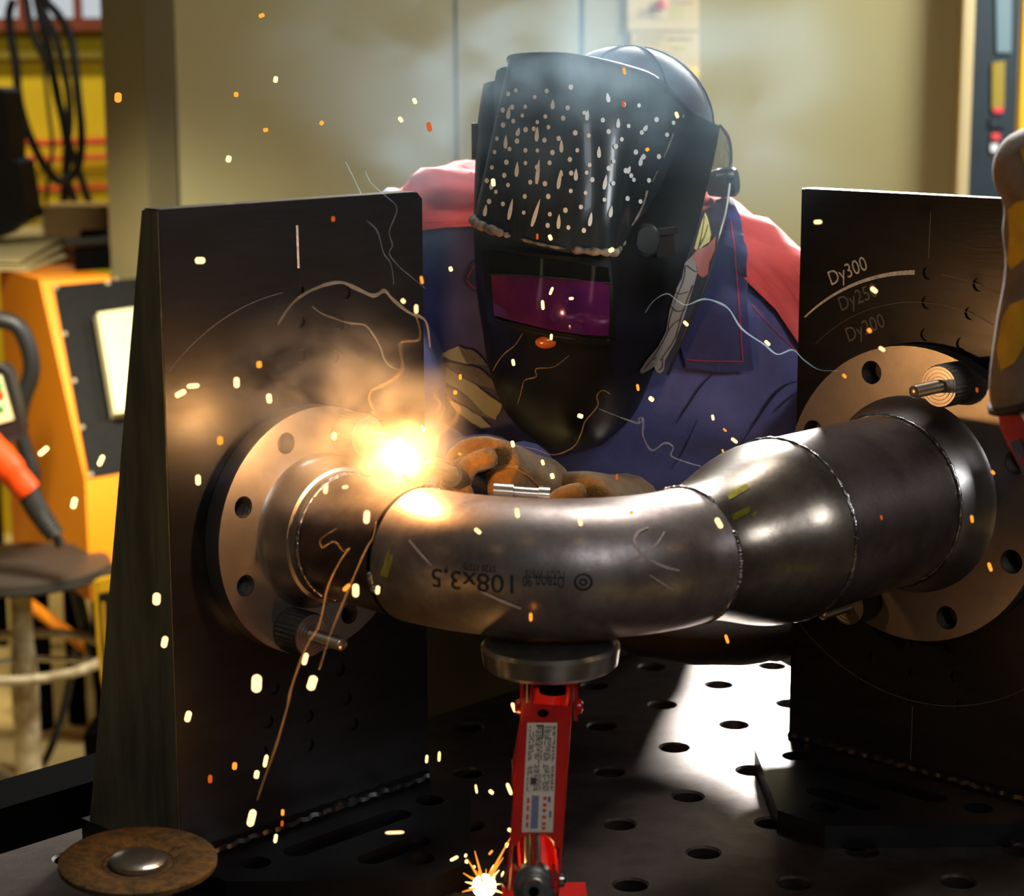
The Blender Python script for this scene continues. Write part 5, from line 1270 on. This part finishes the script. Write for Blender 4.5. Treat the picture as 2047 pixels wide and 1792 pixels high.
# unit capsule, shared by every spark
def capsule(name, m_):
    bm = NB(); prof = []
    for k in range(5): t = math.pi/2*k/4; prof.append((-1+0.5-0.5*math.cos(t), 0.02+0.98*math.sin(t)))
    for k in range(5): t = math.pi/2*(4-k)/4; prof.append((1-0.5+0.5*math.cos(t), 0.02+0.98*math.sin(t)))
    lathe(bm, prof, (0, 0, 0), (0, 0, 1), 10); me = bpy.data.meshes.new(name)
    for f in bm.faces: f.smooth = True
    bm.to_mesh(me); bm.free(); me.materials.append(m_); return me
CAPS = {'w': capsule('white_hot_spark', M['spark_w']), 'o': capsule('orange_spark', M['spark_o']), 'd': capsule('dull_spark', M['spark_d'])}
SPK = '''236,195,20,5,14,o,wall|523,31,12,70,8,o,wall|551,159,13,10,9,w,wall|472,189,10,0,9,o,wall|531,260,10,80,8,o,wall|643,246,9,40,8,o,wall|457,318,14,15,11,w,wall|829,202,12,-25,8,w,wall|801,239,12,-35,8,w,wall|858,254,20,-12,10,d,wall
400,521,20,90,13,w,plate|666,438,10,0,7,d,plate|843,560,16,-10,6,o,plate|832,618,18,0,8,w,plate|806,602,10,-45,8,w,plate|518,729,14,0,11,o,plate|473,765,22,0,12,w,plate|538,797,20,-5,11,w,plate|386,772,26,85,10,w,plate|361,787,25,62,12,w,plate|440,881,18,2,12,o,plate|396,960,22,0,11,w,plate|376,1433,24,15,13,w,plate|531,1522,28,12,9,w,plate|513,1549,18,10,11,w,plate|469,1532,16,5,10,o,plate|420,1558,18,4,9,d,plate|565,1625,14,3,7,o,plate|564,1647,13,5,6,d,plate|551,1677,20,10,8,w,plate|313,1198,26,4,16,w,plate|329,1284,25,12,13,w,plate|513,1367,38,3,21,w,plateb|624,1366,32,18,19,w,plateg|503,1636,38,14,16,w,platel
87,902,28,50,13,w,machine|202,921,26,25,12,w,machine|148,1006,26,14,14,w,machine
668,872,16,5,11,w,pipe|740,934,20,-10,7,w,pipe|651,978,20,8,9,w,pipe|690,974,12,80,6,w,pipe|733,1034,28,5,13,w,pipe|711,1181,28,0,14,w,pipe|755,1180,18,6,9,w,pipe|693,1175,20,48,9,o,pipe|610,1318,26,15,11,w,pipe|955,1062,16,-50,8,w,pipe|1034,1026,20,-8,9,w,pipe|1160,1044,16,-12,8,w,pipe|1262,1025,9,80,7,o,pipe|1061,1234,18,0,7,o,pipe|1437,1046,24,-30,11,w,pipe|805,953,18,15,5,w,pipe
853,1518,18,5,6,w,jack|878,1513,22,3,6,w,jack|789,1665,40,88,6,w,jackl|952,1578,20,-8,5,w,jack|982,1584,12,-50,8,w,jack|1018,1578,28,-20,8,w,jack|1019,1660,10,-60,8,w,jack|1027,1415,22,-20,8,w,jack|1029,1350,24,0,5,w,jack|908,1717,20,62,7,w,jack|931,1711,8,20,6,w,jack|933,1723,8,30,8,w,jack|947,1734,8,60,6,w,jack|981,1705,13,40,5,o,jack|985,1737,19,25,6,w,jack|1013,1690,12,20,7,w,jack
901,538,10,-20,8,w,chest|1371,647,13,-45,7,w,chest|1534,686,14,-48,7,w,chest|1302,798,12,-50,9,w,chest|1275,775,14,-10,6,o,chest|1160,832,12,-70,9,w,chest|1026,725,14,-10,7,w,chest|1025,888,14,-12,8,w,chest|1085,925,12,-18,7,w,chest|1104,952,12,-15,9,w,chest|1233,954,12,5,5,d,chest|845,857,13,-35,7,w,chest|919,908,8,-70,5,o,chest|920,754,12,0,6,o,chest|910,785,9,0,8,o,chest|1425,835,12,-12,6,w,chest|1449,860,9,-50,4,o,chest|1468,881,16,-52,7,w,chest|1445,902,8,-20,4,o,chest
1102,674,13,4,6,w,helmet|1085,610,20,-4,7,w,helmet|1102,582,17,22,6,w,helmet|1142,597,10,85,6,w,helmet|986,365,16,-6,9,w,helmet|1100,475,12,-22,8,w,helmet|1074,473,12,0,5,d,helmet|1222,500,12,62,9,w,helmet|1353,230,13,-20,7,w,helmet|1246,208,11,-15,6,d,helmet|1294,299,8,60,7,o,helmet|1248,142,14,-12,6,o,helmet
1635,444,16,88,8,w,right|1747,580,16,-52,9,w,right|1738,661,10,-40,8,o,right|1763,698,14,-58,7,w,right|1688,752,10,-45,6,o,right|1453,1278,20,-18,7,o,under|1943,1038,16,-10,6,o,right|1979,1134,20,-20,7,o,right|1762,1035,10,-15,4,d,right|1985,945,10,-40,6,o,right|1953,780,10,-10,4,d,right'''  # helmet entries over the lens include a reflection, built as a glowing spark
LAB = {'wall': (1.95, 'orange spark flying in front of the olive panel wall'), 'plate': (1.60, 'glowing spark flying in front of the dark left angle plate'), 'machine': (1.60, 'white-hot spark flying in front of the yellow machine'),
       'pipe': (1.55, 'glowing spark flying in front of the bent pipe'), 'jack': (1.60, 'thin glowing spark flying low beside the red jack'), 'chest': (1.78, 'small spark flying in front of the welder\'s blue jacket'),
       'helmet': (1.84, 'small spark flying in front of the black helmet'), 'right': (1.60, 'small spark flying in front of the right angle plate or flange'), 'under': (1.70, 'orange spark below the reducer in front of the dark gauntlet'),
       'plateb': (1.52, 'broad pale spark low before the left plate, beside a hanging spark trail'), 'plateg': (1.55, 'brightest spark below the left clamping knob, at the end of a spark trail'), 'platel': (1.55, 'long white-hot spark above the grinder disc, lowest of the trail'), 'jackl': (1.50, 'spark lying level above the slotted base plate, left of the jack')}
MARKS = [(596, 490, 'the scribed line on the left plate'), (420, 960, 'the left flange rim'), (477, 1008, 'the upper left hole of the left flange'), (482, 1173, 'the lower left hole of the left flange'), (800, 934, 'the welding arc'),
         (610, 1270, 'the knob under the left flange'), (715, 850, 'the knob atop the left flange'), (275, 1715, 'the grinder disc'), (965, 1765, 'the spatter burst'), (1085, 1550, 'the white jack label'), (1105, 1300, 'the support disc'),
         (925, 1605, 'the corner of the left base plate'), (620, 1470, 'the lower holes of the left plate'), (960, 1165, 'the stamped 108x3,5'), (1166, 1164, 'the stamped emblem'), (1300, 1095, 'the chalk loop'), (1420, 1020, 'the tacked joint'),
         (1100, 590, 'the purple lens'), (1100, 673, 'the amber tab'), (1110, 360, 'the white drops'), (1110, 508, 'the worn lid edge'), (1290, 480, 'the helmet switch'), (1400, 560, 'the leg sticker'), (1495, 735, 'the collar corner'),
         (945, 770, 'the zigzag patch'), (960, 935, 'the torch glove'), (1160, 982, 'the supporting glove'), (1180, 880, 'the chin of the helmet'), (1710, 550, 'the Dy300 mark'), (1730, 665, 'the Dy200 mark'), (1738, 745, 'the upper left hole of the large flange'),
         (1880, 772, 'the knob atop the large flange'), (1712, 1050, 'the weld bead on the wide pipe'), (2018, 1125, 'the lower right hole of the large flange'), (225, 740, 'the ivory cover box'), (60, 960, 'the orange torch body'), (350, 150, 'the dark wall strip'),
         (912, 200, 'the thin joint in the wall'), (590, 395, 'the top edge of the left plate'), (1580, 880, 'the top of the reducer'), (750, 1110, 'the open joint of the elbow'), (1250, 115, 'the blue cap'), (1640, 400, 'the corner of the right plate'), (600, 1060, 'the left neck weld'), (1430, 1260, 'the reducer underside'), (340, 880, 'the orange glow on the left plate'), (825, 650, 'the tan smoke thread'), (320, 1250, 'the left edge of the left plate'), (1095, 1390, 'the head of the jack')]
allsp = []
for ln in SPK.replace('\n', '|').split('|'):
    x, y, l, an, wd, tn, where = ln.split(','); allsp.append((*map(float, (x, y, l, an, wd)), tn, where))
used = {}
for x, y, l, an, wd, tn, where in allsp:
    Y_, lab = LAB[where]; s = Y_/F; c = W(x, y, Y_)
    o = bpy.data.objects.new('spark', CAPS[tn]); COL.objects.link(o)
    o.location = c; o.rotation_euler = (0, math.radians(an), 0); o.scale = (wd/2*s, wd/2*s, l/2*s)
    if where not in ('plateb', 'plateg', 'platel', 'jackl', 'under'):
        o['group'] = 'sparks '+lab.split(' flying ')[1]
        tone = {'w': 'white-hot', 'o': 'orange', 'd': 'dull red'}[tn]
        form = 'round' if l < 11 else 'level' if abs(an) > 74 else 'slanting' if abs(an) > 19 else 'upright'
        big = 'large ' if wd >= 12 else 'tiny ' if wd <= 5 else ''
        for mx, my, ph in sorted(MARKS, key=lambda m: (m[0]-x)**2+(m[1]-y)**2):
            dx, dy = x-mx, y-my
            if math.hypot(dx, dy) < 16: d_ = 'right over'
            elif abs(dx) > 2.2*abs(dy): d_ = 'left of' if dx < 0 else 'right of'
            elif abs(dy) > 2.2*abs(dx): d_ = 'above' if dy < 0 else 'below'
            else: d_ = ('above' if dy < 0 else 'below')+(' and left of' if dx < 0 else ' and right of')
            lab = '%s%s %s spark %s %s' % (big, tone, form, d_, ph)
            if lab not in used: break
        used[lab] = 1
    tag(o, lab, 'spark')
# glow of the brightest spark on its surroundings
pt('spark_light', W(626, 1366, 1.47), 0.03, (1.0, 0.5, 0.1), 0.006)

# ================================================================== SMOKE AND SPARK TRAILS
def wisp(pts, Y0, Y1, r, m_, lab):
    r *= 0.75
    n = len(pts); P_ = smooth_path([W(x, y, Y0+(Y1-Y0)*i/(n-1)) for i, (x, y) in enumerate(pts)], 6)
    R_ = [r*(0.45+0.55*math.sin(math.pi*min(1, max(0.06, i/(len(P_)-1)))))*(1+0.2*math.sin(i*0.7)) for i in range(len(P_))]
    bm = NB(); tube(bm, P_, R_, 8); o = fin('smoke_or_trail', bm, M[m_], ang=3, loc=P_[len(P_)//2]); tag(o, lab, 'smoke', None, 'stuff')
ZA = lambda L_: [(260+x/3.318, 360+y/3.318) for x, y in L_]
wisp(ZA([(980, 960), (1060, 840), (1150, 760), (1280, 700), (1400, 680), (1500, 720), (1600, 765), (1650, 755), (1690, 735), (1740, 790), (1850, 880), (1930, 910), (1970, 960), (1990, 1110)]), 1.66, 1.72, 0.0019, 'wisp', 'thick pale smoke thread arching before the left plate')
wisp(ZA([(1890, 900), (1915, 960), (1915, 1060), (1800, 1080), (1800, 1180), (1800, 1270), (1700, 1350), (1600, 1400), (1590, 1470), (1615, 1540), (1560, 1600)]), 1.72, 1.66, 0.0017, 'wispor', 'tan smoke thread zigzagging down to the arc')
wisp(ZA([(1210, 840), (1260, 880), (1330, 910), (1450, 950), (1560, 965), (1620, 1040), (1660, 1110), (1690, 1200), (1740, 1245), (1810, 1265)]), 1.66, 1.72, 0.0010, 'wisp', 'thin smoke thread below the thick arching one')
wisp(ZA([(1430, -120), (1490, 0), (1550, 150), (1490, 185), (1560, 260), (1640, 340), (1680, 480), (1730, 560), (1750, 690)]), 1.85, 1.80, 0.0009, 'wispblue', 'bluish smoke thread wavering over the upper right of the left plate')
wisp(ZA([(1560, -60), (1600, 20), (1700, 110), (1770, 190), (1720, 340), (1740, 430), (1720, 490), (1780, 570), (1850, 630), (1960, 720)]), 1.85, 1.80, 0.0008, 'wispblue', 'bluish smoke thread nearest the right edge of the left plate')
wisp([z5(*p) for p in ((1160, 1285), (1200, 1230), (1260, 1200), (1310, 1235), (1350, 1250), (1420, 1225), (1480, 1235), (1540, 1270), (1600, 1360), (1700, 1430), (1760, 1475), (1830, 1455), (1880, 1500), (1950, 1545), (2040, 1550))], 1.86, 1.80, 0.0011, 'wispblue', 'pale blue smoke thread crossing the jacket towards the right plate')
wisp([z7(*p) for p in ((0, 460), (90, 485), (105, 465), (105, 510), (112, 560), (150, 615), (210, 580), (250, 600), (240, 640), (310, 670), (380, 690))], 1.80, 1.74, 0.0010, 'wisp', 'pale smoke thread curling above the reducer')
wisp([z6(*p) for p in ((1690, 380), (1650, 360), (1620, 390), (1625, 440), (1560, 520), (1540, 580), (1500, 650), (1400, 690), (1300, 660), (1200, 640))], 1.82, 1.80, 0.0009, 'wispor', 'looping smoke thread before the lower helmet')
wisp([z6(*p) for p in ((1630, 455), (1720, 490), (1830, 530), (1835, 505), (1860, 505), (1860, 560))], 1.82, 1.82, 0.0008, 'wisp', 'short smoke thread ending in a hook right of the looping one')
wisp([z6(*p) for p in ((1240, 70), (1200, 130), (1150, 170), (1110, 220), (1090, 260))], 1.84, 1.84, 0.0007, 'wispor', 'faint smoke thread beside the chest patch')
wisp([z6(*p) for p in ((1480, 180), (1400, 240), (1310, 250), (1310, 290), (1250, 310), (1235, 360), (1215, 430))], 1.84, 1.84, 0.0007, 'wispor', 'faint smoke thread below the amber tab')
wisp([z6(*p) for p in ((850, 390), (880, 420), (912, 465), (890, 520), (830, 570), (800, 620), (780, 700))], 1.72, 1.68, 0.0026, 'wispor', 'thick tan smoke thread rising right of the arc')
wisp([z6(*p) for p in ((760, 620), (790, 560), (840, 540), (800, 480), (820, 430), (790, 380), (820, 330))], 1.70, 1.72, 0.0016, 'wispor', 'tangled tan smoke thread just above the arc')
ZB = lambda L_: [(260+x/2.987, 780+y/2.987) for x, y in L_]
wisp(ZB([(1310, 945), (1250, 1030), (1180, 1180), (1130, 1400), (1060, 1520), (1010, 1640), (960, 1790), (938, 1894), (870, 2130), (795, 2340), (760, 2450)]), 1.56, 1.48, 0.0011, 'sparktrail', 'long orange spark trail falling past the left clamping knob')  # spark trail built as a thread like the smoke ones
wisp(ZB([(1470, 790), (1450, 880), (1400, 970), (1300, 1200), (1200, 1450), (1130, 1670)]), 1.58, 1.48, 0.0009, 'sparktrail', 'straight orange spark trail falling to the brightest spark')  # second spark trail, same thread build
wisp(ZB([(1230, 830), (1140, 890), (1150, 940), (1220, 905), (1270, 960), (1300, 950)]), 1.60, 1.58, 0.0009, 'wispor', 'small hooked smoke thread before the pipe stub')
def cloud(name, c, rad, m_, lab, rot=(0, 0, 0)):
    me = bpy.data.meshes.new(name); bm = NB(); bmesh.ops.create_icosphere(bm, subdivisions=3, radius=1.0); bm.to_mesh(me); bm.free(); me.materials.append(m_)
    o = bpy.data.objects.new(name, me); COL.objects.link(o); o.location = c; o.scale = rad; o.rotation_euler = rot
    return tag(o, lab, 'smoke', None, 'stuff')
cloud('smoke_cloud', W(660, 830, 1.655), (0.135, 0.10, 0.105), smoke_mat('arc_smoke', (0.92, 0.88, 0.82, 1), 13, 2.2, 0.46, 0.68, 0.2), 'warm smoke rolling up from the arc before the left flange')
cloud('smoke_cloud', W(800, 925, 1.66), (0.07, 0.06, 0.06), smoke_mat('arc_glow_smoke', (0.95, 0.85, 0.7, 1), 4.0, 1.5, 0.2, 0.6, 0.0), 'dense smoke glowing right around the arc')
cloud('smoke_cloud', W(1120, 190, 2.05), (0.36, 0.30, 0.26), smoke_mat('blue_haze', (0.50, 0.74, 0.92, 1), 1.15, 2.4, 0.44, 0.66, 0.3), 'bluish haze drifting over the helmet')
cloud('smoke_cloud', W(1120, 215, 1.87), (0.13, 0.09, 0.11), smoke_mat('helmet_haze', (0.55, 0.78, 0.95, 1), 3.4, 2.0, 0.40, 0.66, 0.3), 'thin blue smoke curling before the top of the helmet')
